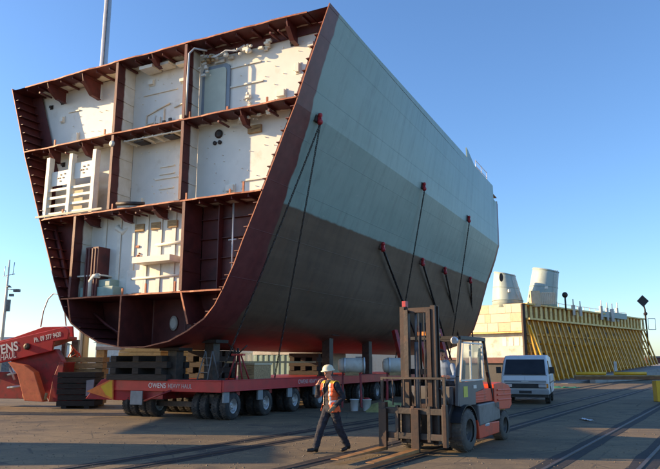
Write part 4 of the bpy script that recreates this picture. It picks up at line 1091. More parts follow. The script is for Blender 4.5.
def funnel(bl, br, tl, trr, yb, yt_l, yt_r, Y, label):
    """tilted oval stack: base edges and top edges given in the picture"""
    pb0, pb1, pt0, pt1 = at(bl,yb,Y), at(br,yb,Y), at(tl,yt_l,Y), at(trr,yt_r,Y)
    m = MB(); n = 32; rings = []
    for k in range(9):
        f = k/8; a = pb0.lerp(pt0,f); b = pb1.lerp(pt1,f); c = (a+b)/2; rx = (b-a)/2; ry = rx.length*1.25
        if f == 0: c = c-Vector((0,0,.5))
        rings.append([m.bm.verts.new(c + rx*math.cos(2*PI*i/n) + Vector((.15,1,.10*f))*ry*math.sin(2*PI*i/n)) for i in range(n)])
    for A, B in zip(rings, rings[1:]):
        for i in range(n): m._f([A[i],A[(i+1)%n],B[(i+1)%n],B[i]],True)
    m._f(rings[-1]); m._f(rings[0][::-1])
    o = m.build('funnel','funnel',ds,world=True); o['label'] = label
    for f in (.06,.5,.97):      # stiffening bands
        a = pb0.lerp(pt0,f); b = pb1.lerp(pt1,f); c = (a+b)/2; rx = (b-a)/2*1.012; ry = rx.length*1.25
        ring = [c + rx*math.cos(2*PI*i/n) + Vector((.15,1,.10*f))*ry*math.sin(2*PI*i/n) for i in range(n+1)]
        m = MB(); m.tube(ring, .045 if f > .9 else .028, 6, cap=False); m.build('band','funnel',o,world=True)
    m = MB()
    for dx in (-.13,.13):
        m.tube([pb0.lerp(pb1,.72)+Vector((dx,-(pb1-pb0).length*.58,.2)), pt0.lerp(pt1,.72)+Vector((dx,-(pt1-pt0).length*.58,-.1))],.022,5)
    for k in range(12):
        p = (pb0.lerp(pb1,.72)+Vector((0,-(pb1-pb0).length*.58,.2))).lerp(pt0.lerp(pt1,.72)+Vector((0,-(pt1-pt0).length*.58,-.1)),(k+.5)/12); m.tube([p-Vector((.13,0,0)),p+Vector((.13,0,0))],.015,4)
    m.build('ladder','offwhite',o,world=True)
    return o
f1 = funnel(492,523.5,494,515,303,271.5,275.5,61,'left pale funnel leaning back, partly hidden by the hull')
f2 = funnel(526.5,556.5,533,558.5,305,267.5,272,63,'right pale funnel with a cut-off slanted top')
m = MB(); p = at(502,277,58.6); m.lathe([(.18,0),(.18,.06)],14,Matrix.Translation((p.x,p.y+.3,p.z)) @ Matrix.Rotation(PI/2,4,'X') @ Matrix.Scale(2.2,4,(0,1,0))); m.build('funnel_port','darksteel',ds,world=True)
m = MB()
for px,py,Y in ((510,290.5,58.9),(547,287.5,60.6)):
    p = at(px,py,Y); m.box(p.x-.09,p.x+.09,p.y,p.y+.4,p.z-.12,p.z+.12)
m.build('funnel_lamp','white_trim',ds,world=True)
m = MB(); p = at(531,301,58.5); q = at(540,301,58.5); m.box(p.x,q.x,58.4,59,p.z-.5,at(531,291,58.5).z)
m.build('vent_box','sheetB',ds,world=True)
m = MB(); p = at(540,301,59); q = at(555,303,59)
for k in range(9):
    x = p.x+(q.x-p.x)*k/8; m.box(x-.06,x+.06,58.9,59.0,p.z-.3,p.z+.75)
m.box(p.x,q.x,59.0,59.04,p.z+.62,p.z+.75); m.build('slatted_screen','sheetA',ds,world=True)
# clutter on its deck along the top of the wall
m = MB(); rnd = random.Random(3)
for k in range(17):
    s_ = 3+k*1.5; b = dp(1.0,s_,6.5); m.tube([b,b+Vector((0,0,1.05))],.03,5)
m.tube([dp(1.0,3,7.5),dp(1.0,27,7.5)],.025,5); m.tube([dp(1.0,3,7.1),dp(1.0,27,7.1)],.025,5); m.build('deck_railing','offwhite',ds,world=True)
for px,py0,py1,Y,w_ in ((574,309,305,64,.12),(581,310,307,64,.1),(602,314,306,69,.12),(608,315,308,70,.1),(613,316,309,70,.15),(618,316,308,71,.1)):
    m = MB(); a = at(px,py0,Y); b = at(px,py1,Y); m.box(a.x-w_,a.x+w_,Y,Y+.4,a.z-.6,b.z)
    m.tube([(b.x,Y+.2,b.z),(b.x,Y+.2,b.z+.6)],.05,6)
    m.build('deck_fitting','offwhite',ds,world=True)
m = MB(); a = at(566,300,62); m.ball((a.x,62.2,a.z+.5),.28,n=10); m.tube([(a.x,62.2,a.z-1),(a.x,62.2,a.z+.5)],.08,6); m.build('searchlight','darksteel',ds,world=True)
m = MB(); a,b = at(598,313,70),at(624,317,71.5); m.bar((a.x,70,a.z-.1),(b.x,71.5,b.z),.8,.6); m.build('deck_house','funnel',ds,world=True)

# ------------------------------------------------------------------ boom barrier, yellow pipes
bb = thing('boom_barrier','brown and yellow barrier boom on a yellow post at the right edge','barrier',(15.35,31,0))
m = MB(); m.box(-.28,.5,-.2,.2,0,.95); m.build('post','yellowbright',bb,bevel=.02)
m = MB(); m.box(-3.95,1.6,-.10,.10,.99,1.14); m.build('boom','brown_stain',bb,bevel=.01)
m = MB(); m.box(-3.95,1.6,-.12,.12,1.14,1.20); m.build('boom_edge','timber',bb)
for x0,x1,lb in ((-3.9,-2.5,'yellow pipe lying on the left end of the brown boom'),(-2.1,-.6,'yellow pipe lying on the middle of the brown boom')):
    m = MB(); z = 1.275 ; m.tube([(15.35+x0,31,z),(15.35+x1,31,z)],.075,12); o = m.build('yellow_pipe','yellowbright'); tag(o, lb, 'pipe', 'yellow pipes on the boom')
# white marker post, litter
p = gnd(616,375.5); th = thing('marker_post','short white marker post in front of the yellow props','post',(p.x*.72,p.y*.72,0)); 
m = MB(); m.tube([(0,0,0),(0,0,.9)],.05,8); m.build('stem','darksteel',th); m = MB(); m.box(-.13,.13,-.06,.06,.9,1.85); m.build('plate','offwhite',th)
m = MB(); p = gnd(586.5,420.5); n=6
g_ = [[m.bm.verts.new(p+Vector((-.09+.03*i, -.35+.12*j, .03+.05*noise.noise(Vector((i*.7,j*.6,3)))))) for j in range(n+1)] for i in range(n+1)]
for i in range(n):
    for j in range(n): m._f([g_[i][j],g_[i+1][j],g_[i+1][j+1],g_[i][j+1]],True)
o = m.build('scrap_paper','paper'); sm = o.modifiers.new('s','SOLIDIFY'); sm.thickness = .004; tag(o,'crumpled scrap of pale paper on the asphalt at the right','paper')
m = MB(); p = gnd(565,388); n=10
g_ = [[m.bm.verts.new(p+Vector((-.9+.18*i, -.5+.10*j, .02+max(0,.22*noise.noise(Vector((i*.6,j*.6,8))))))) for j in range(n+1)] for i in range(n+1)]
for i in range(n):
    for j in range(n): m._f([g_[i][j],g_[i+1][j],g_[i+1][j+1],g_[i][j+1]],True)
o = m.build('plastic_sheet','greenplastic'); sm = o.modifiers.new('s','SOLIDIFY'); sm.thickness = .01; tag(o,'green plastic sheet dropped beside the van','plastic sheet')

# ------------------------------------------------------------------ van
VF = Vector((-math.sin(R(21)),-math.cos(R(21)),0)); VO = Vector((8.55,29.2,0))
van = thing('van','off-white forward control van facing the camera, parked behind the forklift','van', VO, math.atan2(VF.y,VF.x)); van.scale = (1,1.1,1.02)
# local: +x forward, y left; body spans x -4..0
W2 = .92
prof = [(0.02,.42),(.06,.62),(.07,.95),(-.02,1.18),(-.62,1.92),(-.85,2.03),(-2.5,2.08),(-4.1,2.02),(-4.2,1.2),(-4.2,.42)]
m = MB(); secs = []
for yy, sx, cut in ((-W2,.0,1),(-W2+.06,.03,0),(W2-.06,.03,0),(W2,.0,1)):
    secs.append([m.bm.verts.new((x*(1 if not cut else .985)-(.03 if cut else 0), yy*(1 if z < 1.2 else 1-.10*(z-1.2)/.88), z-(.04 if (cut and z > 1.9) else 0))) for x, z in prof])
for A, B in zip(secs, secs[1:]):
    for i in range(len(prof)): m._f([A[i],A[(i+1)%len(prof)],B[(i+1)%len(prof)],B[i]], False)
m._f(secs[0][::-1]); m._f(secs[-1])
m.build('body','vanwhite',van,bevel=.03)
def lerpf(z): # x of the windscreen plane
    return -.02 + (-.60)*(z-1.18)/.74
m = MB(); z0, z1 = 1.23, 1.86
v = [m.bm.verts.new((lerpf(z)+.035, y, z+.012)) for z, y in ((z0,-.80),(z0,.80),(z1,.745),(z1,-.745))]
v2 = [m.bm.verts.new((lerpf(z)+.012, y, z-.01)) for z, y in ((z0,-.80),(z0,.80),(z1,.745),(z1,-.745))]
m._f(v); m._f(v2[::-1])
for i in range(4): m._f([v[i],v2[i],v2[(i+1)%4],v[(i+1)%4]])
m.build('windscreen','glass',van)
for sg in (-1,1):
    m = MB(); 
    A = [m.bm.verts.new((x, sg*(W2*(1-.10*(z-1.2)/.88)+.012), z)) for x, z in ((-.25,1.25),(-1.1,1.25),(-1.1,1.82),(-.68,1.82))]
    B = [m.bm.verts.new((q.co.x, q.co.y-sg*.03, q.co.z)) for q in A]
    m._f(A); m._f(B)
    for i in range(4): m._f([A[i],A[(i+1)%4],B[(i+1)%4],B[i]])
    m.build('side_window','glass',van)
m = MB(); m.box(.05,.16,-.90,.90,.40,.60); m.build('bumper','vangrey',van,bevel=.03)
m = MB(); m.box(.062,.092,-.80,.80,.66,.86); m.build('grille','black',van,bevel=.01)
for y in (-.66,.66):
    m = MB(); m.box(.094,.112,y-.15,y+.15,.70,.83); m.build('headlight','lamp',van,bevel=.01)
    m = MB(); s_ = 1 if y > 0 else -1; m.box(.08,.10,s_*.825-.05,s_*.825+.05,.68,.85); m.build('indicator','amber',van)
m = MB(); m.box(.073,.085,-.80,.80,.90,.985); m.build('trim_strip','vangrey',van)
m = MB(); m.box(.16,.168,-.24,.24,.45,.56); m.build('number_plate','black',van)
m = MB()
for y0,y1 in ((-.7,.05),(.05,.7)): m.bar((lerpf(1.25)+.06,y1,1.26),(lerpf(1.5)+.06,y0+.1,1.36),.02,.02)
m.build('wiper','black',van)
for sg in (-1,1):
    m = MB(); m.box(-.28,-.14,sg*1.03-.09,sg*1.03+.09,1.28,1.55); m.tube([(-.25,sg*.9,1.3),(-.2,sg*1.0,1.35)],.015,5); m.build('wing_mirror','black',van,bevel=.02)
wm, wr = wheel_mesh(.31,.2); a = wm.build('wheel','rubber',van); b = wr.build('rim','rim',a); a.location = (-.75,.80,.315); a.rotation_euler = (0,0,PI/2)
for x,y in ((-.75,-.80),(-3.2,.80),(-3.2,-.80)):
    c = a.copy(); col.objects.link(c); c.parent = van; c.location = (x,y,.315); c.rotation_euler = (0,0,PI/2 if y > 0 else -PI/2)
    d = b.copy(); col.objects.link(d); d.parent = c
m = MB(); m.box(-4.1,.0,-.86,.86,.28,.40); m.build('underbody','black',van)
for sg in (-1,1):
    m = MB(); yv = sg*(W2+.004)
    for x in (-.18,-1.2,-2.6): m.box(x-.008,x+.008,min(yv,yv-sg*.012),max(yv,yv-sg*.012),.5,1.19)
    m.box(-4.1,-.1,min(yv,yv-sg*.012),max(yv,yv-sg*.012),.86,.90); m.build('door_seam','black',van)
    m = MB(); pts = [(-.75+.40*math.cos(a),.315+.40*math.sin(a)) for a in [R(5+17*k) for k in range(11)]]
    for p, q in zip(pts, pts[1:]): m.bar((p[0],sg*(W2-.02),p[1]),(q[0],sg*(W2-.02),q[1]),.07,.05)
    m.build('wheel_arch','black',van)
m = MB(); m.box(.075,.088,-.14,.14,.925,.965); m.build('badge','galv',van)
m = MB(); m.box(-.08,-.02,-.84,.84,1.165,1.215); m.build('scuttle','vangrey',van)
m = MB(); m.tube([(.06,.0,.995),(.06,.0,1.15)],.006,4); m.box(.075,.08,-.86,.86,.62,.635); m.build('front_seam','vangrey',van)

# ------------------------------------------------------------------ people
def remeshed(m, name, voxel, iters=3):
    bmesh.ops.recalc_face_normals(m.bm, faces=m.bm.faces)
    me = bpy.data.meshes.new('tmp'); m.bm.to_mesh(me); m.bm.free()
    o = bpy.data.objects.new('tmp', me); col.objects.link(o)
    r = o.modifiers.new('r','REMESH'); r.mode = 'VOXEL'; r.voxel_size = voxel; r.use_smooth_shade = True
    s_ = o.modifiers.new('s','SMOOTH'); s_.factor = .5; s_.iterations = iters
    dg = bpy.context.evaluated_depsgraph_get()
    out = bpy.data.meshes.new_from_object(o.evaluated_get(dg)); out.name = name
    bpy.data.objects.remove(o); bpy.data.meshes.remove(me)
    return out
def capsule(m, pts, rs, n=12):
    m.tube(pts, rs, n)
    for p, r in zip(pts, rs): m.ball(p, r*.995, n=n)
def hand(m, wrist, d, palm_n, curl=.5, s=1.0):
    """palm, four bent fingers and a thumb; d = direction of the hand, palm_n = where the palm faces"""
    d = Vector(d).normalized(); pn = Vector(palm_n); pn = (pn-d*pn.dot(d)).normalized(); side = d.cross(pn)
    wrist = Vector(wrist)
    for k in range(4):
        o = side*(.030-.020*k)*s
        a = wrist+o*.8+d*.015*s; b = wrist+o+d*.085*s
        m.tube([a,b],[.015*s,.014*s],8); m.ball(b,.0135*s,n=8)
        L = (.036,.042,.039,.030)[k]*s; q = b; dd = d.copy()
        for j in range(3):
            ang = curl*(.55+.25*j); dd = (dd*math.cos(ang)+pn*math.sin(ang)).normalized(); nn = pn-dd*pn.dot(dd)
            q2 = q+dd*L*(1,.75,.6)[j]; m.tube([q,q2],[.0105*s,.0095*s],7); m.ball(q2,.0096*s,n=7); q = q2
    a = wrist+side*.03*s+d*.02*s; b = a+(side*.55+d*.6+pn*.4).normalized()*.045*s; c = b+(d*.8+pn*.5+side*.1).normalized()*.035*s
    m.tube([a,b,c],[.014*s,.0125*s,.010*s],8); m.ball(c,.0105*s,n=7); m.ball(a,.015*s,n=8)
    m.ball(wrist+d*.045*s,(.03*s,.03*s,.03*s),n=10)
def head(m, c, fwd, s=1.0):
    """skull, jaw, brow, nose, lips, ears; c = centre of the head, fwd = facing"""
    f = Vector(fwd).normalized(); up = Vector((0,0,1)); up = (up-f*up.dot(f)).normalized(); l = up.cross(f)
    T = Matrix(((f.x,l.x,up.x,c[0]),(f.y,l.y,up.y,c[1]),(f.z,l.z,up.z,c[2]),(0,0,0,1)))
    def B(p, r):
        q = MB(); q.ball((0,0,0), r, n=16); q.bm.transform(T @ Matrix.Translation(Vector(p)*s) @ Matrix.Scale(s,4)); 
        vm = {v: m.bm.verts.new(v.co) for v in q.bm.verts}
        for fc in q.bm.faces: m._f([vm[v] for v in fc.verts], True)
        q.bm.free()
    B((-.012,0,.03),(.098,.077,.088)); B((.022,0,-.035),(.068,.058,.085)); B((.052,0,-.085),(.034,.036,.028))
    B((.078,0,.018),(.018,.05,.016)); B((.098,0,-.022),(.018,.013,.026)); B((.086,0,-.066),(.016,.026,.009)); B((.084,0,-.078),(.014,.022,.008))
    for sg in (-1,1): B((-.008,sg*.078,-.015),(.020,.010,.034)); B((.062,sg*.034,-.03),(.02,.02,.02))
    return T
def eyes(parent, T, s=1.0):
    m = MB()
    for sg in (-1,1):
        p = T @ (Vector((.084,sg*.031,-.004))*s); m.ball(p,.011*s,n=8)
    m.build('eyes','black',parent,world=True)

# the walking man: frame with local x = his forward direction
PX = Vector((0.02,13.85,0)); pf = Vector((-.80,-.60,0)).normalized()
man = thing('person','man walking left in cream hard hat, navy overalls and open orange vest','person', PX, math.atan2(pf.y,pf.x))
m = MB(); V = Vector
hipL, hipR = V((0,.095,.90)), V((0,-.095,.90))
# left leg (his left = +y, towards the camera) trails behind, right leg leads
capsule(m,[hipL+V((0,0,.02)),V((-.13,.11,.50)),V((-.36,.11,.115))],[.112,.088,.074])
capsule(m,[hipR+V((0,0,.02)),V((.20,-.10,.50)),V((.34,-.10,.095))],[.112,.088,.074])
capsule(m,[V((-.36,.11,.10)),V((-.30,.115,.06)),V((-.205,.12,.035))],[.048,.048,.036]); m.ball((-.40,.11,.085),(.042,.042,.05),n=10)
capsule(m,[V((.34,-.10,.08)),V((.42,-.105,.06)),V((.53,-.11,.062))],[.048,.045,.036]); m.ball((.31,-.10,.045),(.045,.042,.045),n=10)
# trunk
for z,x,rx,ry in ((.90,.0,.125,.175),(1.0,.0,.125,.172),(1.1,.005,.125,.172),(1.2,.01,.128,.185),(1.3,.015,.125,.195),(1.38,.015,.110,.195),(1.44,.012,.085,.15)):
    m.ball((x,0,z),(rx,ry,.11),n=18)
capsule(m,[V((.01,0,1.44)),V((.035,0,1.53)),V((.05,0,1.58))],[.062,.056,.056])
# near arm (left): hangs with the elbow bent back, glove forward at the hip
capsule(m,[V((.0,.20,1.40)),V((-.12,.275,1.14)),V((.07,.24,.975))],[.074,.062,.050])
hand(m, V((.09,.235,.955)), V((.75,-.05,-.6)), V((-.2,-.95,-.2)), .6)
# far arm (right): raised, hand near the mouth
capsule(m,[V((.02,-.20,1.40)),V((.17,-.27,1.17)),V((.27,-.12,1.40))],[.074,.062,.048])
hand(m, V((.275,-.10,1.425)), V((-.25,.30,.9)), V((-.55,.6,-.1)), .75)
hc = V((.075,0,1.665)); T = head(m, man.matrix_basis.to_3x3().to_4x4() @ hc if False else hc, V((.97,.12,-.22)))
me = remeshed(m, 'body', .0095, 3)
nrm_ = [v.normal.copy() for v in me.vertices]
for v, vn_ in zip(me.vertices, nrm_):      # cloth folds
    c = v.co.copy()
    if .13 < c.z < 1.40 and (c-V((.10,.225,.93))).length > .14 and (c-V((.265,-.05,1.51))).length > .2:
        v.co = c + vn_*(.011*noise.noise(c*13)+.008*noise.noise(Vector((c.x*9,c.y*9,c.z*34))) + .012*max(0,1-abs(c.z-.18)/.14)*noise.noise(Vector((c.x*6,c.y*6,c.z*60))))
for k in ('navy','skin','boot','glove'): me.materials.append(M[k])
for p in me.polygons:
    c = p.center
    k = 0
    if c.z > 1.515 and abs(c.y) < .14 and c.x < .21: k = 1
    if c.z < .115: k = 2
    if (c-V((.10,.225,.93))).length < .13 and c.x > .075 and c.y > .13 and c.z < .98: k = 3
    if c.z > 1.405 and (c-V((.265,-.05,1.51))).length < .15 and c.x > .20: k = 1
    p.material_index = k
body = bpy.data.objects.new('body', me); col.objects.link(body); body.parent = man
def eyes_local(parent, T, s=1.0):
    m = MB()
    for sg in (-1,1): m.ball(T @ (Vector((.083,sg*.031,-.004))*s), .0105*s, n=8)
    m.build('eyes','black',parent)
eyes_local(body, T)
# vest copied off the trunk surface, a little proud of it, open at the front
def vest_from(me, parent, keep, mats, off):
    q = bmesh.new(); q.from_mesh(me); q.normal_update()
    bmesh.ops.delete(q, geom=[f for f in q.faces if not keep(f.calc_center_median())], context='FACES')
    for v in q.verts: v.co += v.normal*off(v.co)
    for f in q.faces:
        c = f.calc_center_median(); f.smooth = True
        k = 0
        if abs(c.z-1.06) < .022: k = 1
        elif abs(c.z-1.22) < .0: k = 1
        if .10 < abs(c.y) < .135 and c.z > .98 and c.x > 0: k = 1
        if c.z > 1.435 and abs(c.y) > .06: k = 2
        if c.x > .0 and abs(c.y) < .092: k = 2
        f.material_index = k
    mm = bpy.data.meshes.new('vest'); q.to_mesh(mm); q.free()
    for k in mats: mm.materials.append(M[k])
    o = bpy.data.objects.new('vest', mm); col.objects.link(o); o.parent = parent
    s_ = o.modifiers.new('t','SOLIDIFY'); s_.thickness = .008; s_.offset = 1
    return o
vest_from(me, body, lambda c: .84 < c.z < 1.485 and abs(c.y) < .205 and not (c.x > .02 and abs(c.y) < .085) and -.2 < c.x < .16 and (c.x < .10 or c.z > .99) and not (c.z > 1.44 and abs(c.y) < .06 and c.x > 0),
          ['vest','reflective','vest_yellow'], lambda c: .016+.05*max(0,1.05-c.z)+.012*noise.noise(Vector((c.x*8,c.y*8,c.z*14))))
# hard hat
m = MB(); HT = T @ Matrix.Translation((-.008,0,.048)) @ Matrix.Rotation(R(-4),4,'Y')
m.lathe([(.142,-.004),(.140,.004),(.118,.012),(.113,.05),(.098,.088),(.07,.112),(.035,.124),(.004,.127)],28,HT @ Matrix.Scale(1.12,4,(1,0,0)))
for y in (-.03,0,.03): m.tube([HT @ Vector((x,y,.112-abs(x)*.45)) for x in (-.09,-.04,0,.04,.09)],.012,6)
m.bm.faces.ensure_lookup_table(); m.lathe([(.06,0),(.06,.01),(.02,.014)],16,HT @ Matrix.Translation((.125,0,-.004)) @ Matrix.Scale(1.3,4,(0,1,0)))
m.build('hard_hat','helmet',body); man.scale = (.95,.95,.95)

# ------------------------------------------------------------------ forklift
FF = Vector((-.545,-.838,0)).normalized(); FO = Vector((2.2,14.03,0))
fk = thing('forklift','orange and grey forklift with tall brown mast and lowered forks, driven towards the left','forklift', FO, math.atan2(FF.y,FF.x))
YC = -.06   # centre line
m = MB(); m.prism([(.35,.30),(.35,.75),(.15,.95),(-.9,.93),(-.9,.30)], Matrix.Identity(4), -.55, .44); m.build('chassis','darksteel',fk,bevel=.02)
for y0, y1 in ((.40,.60),(-.72,-.52)):
    m = MB(); m.prism([(-.92,.90),(-2.28,.92),(-2.33,.50),(-.98,.44)], Matrix.Identity(4), y0, y1); m.build('side_tank','greysteel',fk,bevel=.03)
m = MB(); m.prism([(-.90,.62),(-1.0,.485),(-2.3,.46),(-2.27,.20),(-.98,.17)], Matrix.Identity(4), .42, .575); m.build('side_panel','orange',fk,bevel=.02)
m = MB(); m.box(-2.3,-.9,-.6,.42,.3,.92); m.build('engine_frame','darksteel',fk,bevel=.02)
# cab door panel
m = MB(); m.prism([(.06,.90),(.10,1.38),(-1.30,1.40),(-1.42,1.22),(-.86,1.15),(-.86,.90)], Matrix.Identity(4), .52, .575); m.build('door_panel','cabgrey',fk,bevel=.012)
m = MB(); m.box(-.38,-.16,.576,.582,1.08,1.30); m.build('sticker','sticker',fk)
m = MB(); m.box(-.9,-.72,.576,.582,1.24,1.31); m.build('maker_plate','galv',fk)
m = MB(); m.prism([(-1.34,.42),(-1.62,.42),(-1.57,.52),(-1.48,.57),(-1.39,.52)], Matrix.Identity(4), .576, .582); m.build('emblem','letters',fk)
m = MB(); m.prism([(-1.36,.41),(-1.60,.41),(-1.60,.445),(-1.36,.445)], Matrix.Identity(4), .5821, .586); m.build('emblem_band','greydoor',fk)
# bonnet and counterweight with ribs
m = MB(); m.prism([(-.80,.93),(-.80,1.16),(-1.95,1.22),(-1.95,.93)], Matrix.Identity(4), -.62, .56)
for k in range(3): m.box(-1.55,-.86,.5605,.572,.97+k*.06,1.0+k*.06)
m.build('bonnet','orange',fk,bevel=.03)
m = MB()
m.prism([(-1.96,.80),(-1.96,1.30),(-2.5,1.33),(-3.0,1.26),(-3.16,1.15),(-3.18,.78),(-3.0,.70),(-2.2,.72)], Matrix.Identity(4), -.70, .60)
for k in range(3): m.prism([(-2.15,.92+k*.11),(-3.12,.90+k*.11),(-3.12,.94+k*.11),(-2.15,.96+k*.11)], Matrix.Identity(4), .602, .625)
m.build('counterweight','orange',fk,bevel=.05)
m = MB(); m.prism([(-2.9,.60),(-3.14,.78),(-3.0,.72),(-2.3,.72),(-2.35,.55)], Matrix.Identity(4), -.55, .50); m.build('counterweight_base','timber',fk,bevel=.02)
# overhead guard pillars and roof
def pil(name, pts, mt, w=.07):
    for sg, y in ((1,.54),(-1,-.66)):
        m = MB()
        for a, b in zip(pts, pts[1:]): m.bar((a[0],y,a[1]),(b[0],y,b[1]),w,w,(0,1,0))
        m.build(name, mt, fk, bevel=.01)
pil('front_pillar',[(.12,.92),(.06,1.5),(-.14,2.28)],'cabgrey')
pil('rear_pillar',[(-1.55,2.28),(-1.72,1.6),(-2.0,.93)],'black')
m = MB()
for y in (.54,-.66): m.bar((-.10,y,2.30),(-1.6,y,2.30),.08,.08)
for x in (-.12,-1.58): m.bar((x,.54,2.302),(x,-.66,2.302),.08,.076)
for k in range(7): x = -.3-.18*k; m.bar((x,.50,2.33),(x,-.62,2.33),.035,.03)
m.build('overhead_guard','black',fk,bevel=.008)
# side window frame and panes, rear window
m = MB()
fr = [(-.02,1.42),(-.22,2.2),(-1.36,2.2),(-1.36,1.42)]
for a, b in zip(fr, fr[1:]+fr[:1]): m.bar((a[0],.565,a[1]),(b[0],.565,b[1]),.035,.045,(0,1,0))
m.bar((-.62,.565,1.42),(-.66,.565,2.2),.03,.04,(0,1,0)); wf = m.build('window_frame','galv',fk)
m = MB(); m.prism([(-.66,1.45),(-.69,2.17),(-1.33,2.17),(-1.33,1.45)], Matrix.Identity(4), .555, .561); m.build('pane','cabglass',wf)
m = MB(); m.prism([(-.06,1.45),(-.24,2.17),(-.63,2.17),(-.60,1.45)], Matrix.Identity(4), .555, .561); m.build('pane','cabglass',wf)
m = MB(); m.box(-1.64,-1.60,-.60,.48,1.3,2.2); m.build('rear_screen_frame','cabgrey',fk) if False else m.bm.free()
# dashboard, steering wheel, seat
m = MB(); m.box(-.15,.12,-.6,.45,.93,1.30); m.build('dashboard','cabgrey',fk,bevel=.02)
m = MB(); Ts = Matrix.Translation((-.30,-.06,1.42)) @ Matrix.Rotation(R(-35),4,'Y')
m.tube([Ts @ Vector((.17*math.cos(a),.17*math.sin(a),0)) for a in [2*PI*k/20 for k in range(21)]],.016,6,cap=False); m.tube([(-.12,-.06,1.25),(-.30,-.06,1.42)],.02,6); m.build('steering_wheel','black',fk)
m = MB(); m.box(-1.1,-.6,-.32,.20,1.10,1.22); m.prism([(-1.05,1.2),(-1.2,1.85),(-1.32,1.82),(-1.2,1.15)], Matrix.Identity(4), -.32, .20); m.build('seat','seat',fk,bevel=.03)
# wheels
wm, wr = wheel_mesh(.42,.34); a = wm.build('front_wheel','rubber_dusty',fk); b = wr.build('rim','darkrim',a); a.location = (-.2,.50,.425); a.rotation_euler = (0,0,PI/2)
c = a.copy(); col.objects.link(c); c.parent = fk; c.location = (-.2,-.62,.425); c.rotation_euler = (0,0,-PI/2); d = b.copy(); col.objects.link(d); d.parent = c
wm, wr = wheel_mesh(.335,.26); a = wm.build('rear_wheel','rubber_dusty',fk); b = wr.build('rim','darkrim',a); a.location = (-2.66,.47,.34); a.rotation_euler = (0,0,PI/2)
c = a.copy(); col.objects.link(c); c.parent = fk; c.location = (-2.66,-.59,.34); c.rotation_euler = (0,0,-PI/2); d = b.copy(); col.objects.link(d); d.parent = c
for sg,y0,y1 in ((1,.30,.66),(-1,-.78,-.42)):
    m = MB(); pts = [(-.2+.50*math.cos(a),.425+.50*math.sin(a)) for a in [R(20+14*k) for k in range(11)]]
    for p,q in zip(pts,pts[1:]): m.bar((p[0],(y0+y1)/2,p[1]),(q[0],(y0+y1)/2,q[1]),y1-y0,.02)
    m.build('mudguard','black',fk)
# mast: outer channels, inner channels, rams, chains
for y, mt in ((.33,'brownsteel'),(-.36,'brownsteel')):
    m = MB(); s_ = 1 if y > 0 else -1
    m.box(.55,.72,y-.02,y+.02,.20,2.93); m.box(.53,.56,y-.05,y+.05,.20,2.93); m.box(.71,.74,y-.05,y+.05,.20,2.93)
    m.build('mast_channel',mt,fk)
for y in (.24,-.26):
    m = MB(); m.box(.60,.76,y-.018,y+.018,.24,2.86); m.box(.745,.77,y-.045,y+.045,.24,2.86); m.build('inner_channel','brownsteel' if y > 0 else 'darksteel',fk)
for y in (.20,-.12):
    m = MB(); m.tube([(.58,y,.25),(.58,y,2.2)],.045,10); m.tube([(.58,y,2.2),(.58,y,2.8)],.028,8); m.build('lift_ram','greysteel',fk)
for b_ in ((.54,.74,-.42,.39,.22,.34),(.56,.70,-.38,.35,2.80,2.90),(.52,.58,-.40,.37,1.55,1.66)):
    m = MB(); m.box(*b_); m.build('mast_tie','brownsteel',fk)
m = MB()
for y in (.10,-.02): m.bar((.66,y,.6),(.66,y,2.8),.03,.012)
m.build('lift_chain','chain',fk)
for y in (.34,-.42):
    m = MB(); m.tube([(.1,y,.95),(.55,y+.04,1.3)],.05,8); m.build('tilt_ram','greysteel',fk)
m = MB(); m.tube([(.5,.05,2.6),(.45,.08,2.2),(.5,.02,1.6),(.48,.05,1.1)],.022,6); m.tube([(.5,-.05,2.6),(.42,-.1,2.1),(.5,-.05,1.4)],.022,6); m.build('hydraulic_hose','black',fk)
m = MB(); m.box(.60,.72,-.36,-.28,2.93,3.05); m.build('mast_lamp','red',fk)
# carriage and load guard
m = MB(); m.box(.80,.88,-.80,.60,.30,.42); m.box(.80,.88,-.80,.60,.78,.90); 
for y in (-.78,-.45,-.1,.25,.55): m.box(.79,.885,y-.035,y+.035,.26,.94)
m.build('carriage','darksteel',fk,bevel=.008)
m = MB()
for y in (-.79,.58): m.box(.82,.87,y-.025,y+.025,.94,1.50)
m.box(.82,.87,-.765,.555,1.46,1.50)
for y in (-.55,-.3,-.05,.2,.4): m.box(.835,.855,y-.012,y+.012,.94,1.46)
m.build('load_guard','darksteel',fk)
m = MB(); m.box(.77,.90,-.86,-.70,.22,1.0); m.build('carriage_end','darksteel',fk,bevel=.01); 
m = MB(); m.box(.79,.89,.535,.62,.18,.98); m.build('carriage_end','brownsteel',fk,bevel=.01)
M['forksteel'] = mat('sunlit_fork_steel', (.36,.19,.07), .5, .1, .3, 4, dirt=(.14,.08,.045), dscale=3)  # orange sunlight on the tines put into the colour; shank stays brown
for y in (-.74,-.02):
    m = MB(); m.mi = 1; m.box(.89,.955,y-.085,y+.085,.07,.88); m.mi = 0
    m.prism([(.955,.07),(2.75,.085),(2.75,.10),(.955,.135)], Matrix.Identity(4), y-.085, y+.085); m.build('fork',['forksteel','brownsteel'],fk,bevel=.006)
# floodlamp and beacon on the guard
m = MB(); m.lathe([(.03,0),(.075,.02),(.08,.09),(.06,.1)],14,Matrix.Translation((-.02,.50,2.24)) @ Matrix.Rotation(PI/2,4,'Y')); m.build('work_lamp','lamp',fk)
m = MB(); m.box(-.2,.02,-.35,-.05,2.36,2.44); m.lathe([(.07,0),(.07,.08),(.03,.12)],12,Matrix.Translation((-.45,-.1,2.345))); m.build('beacon','amber',fk)
m = MB(); m.tube([(-1.75,.35,1.2),(-1.75,.35,1.9),(-1.85,.35,2.1)],.045,8); m.build('exhaust','darksteel',fk)

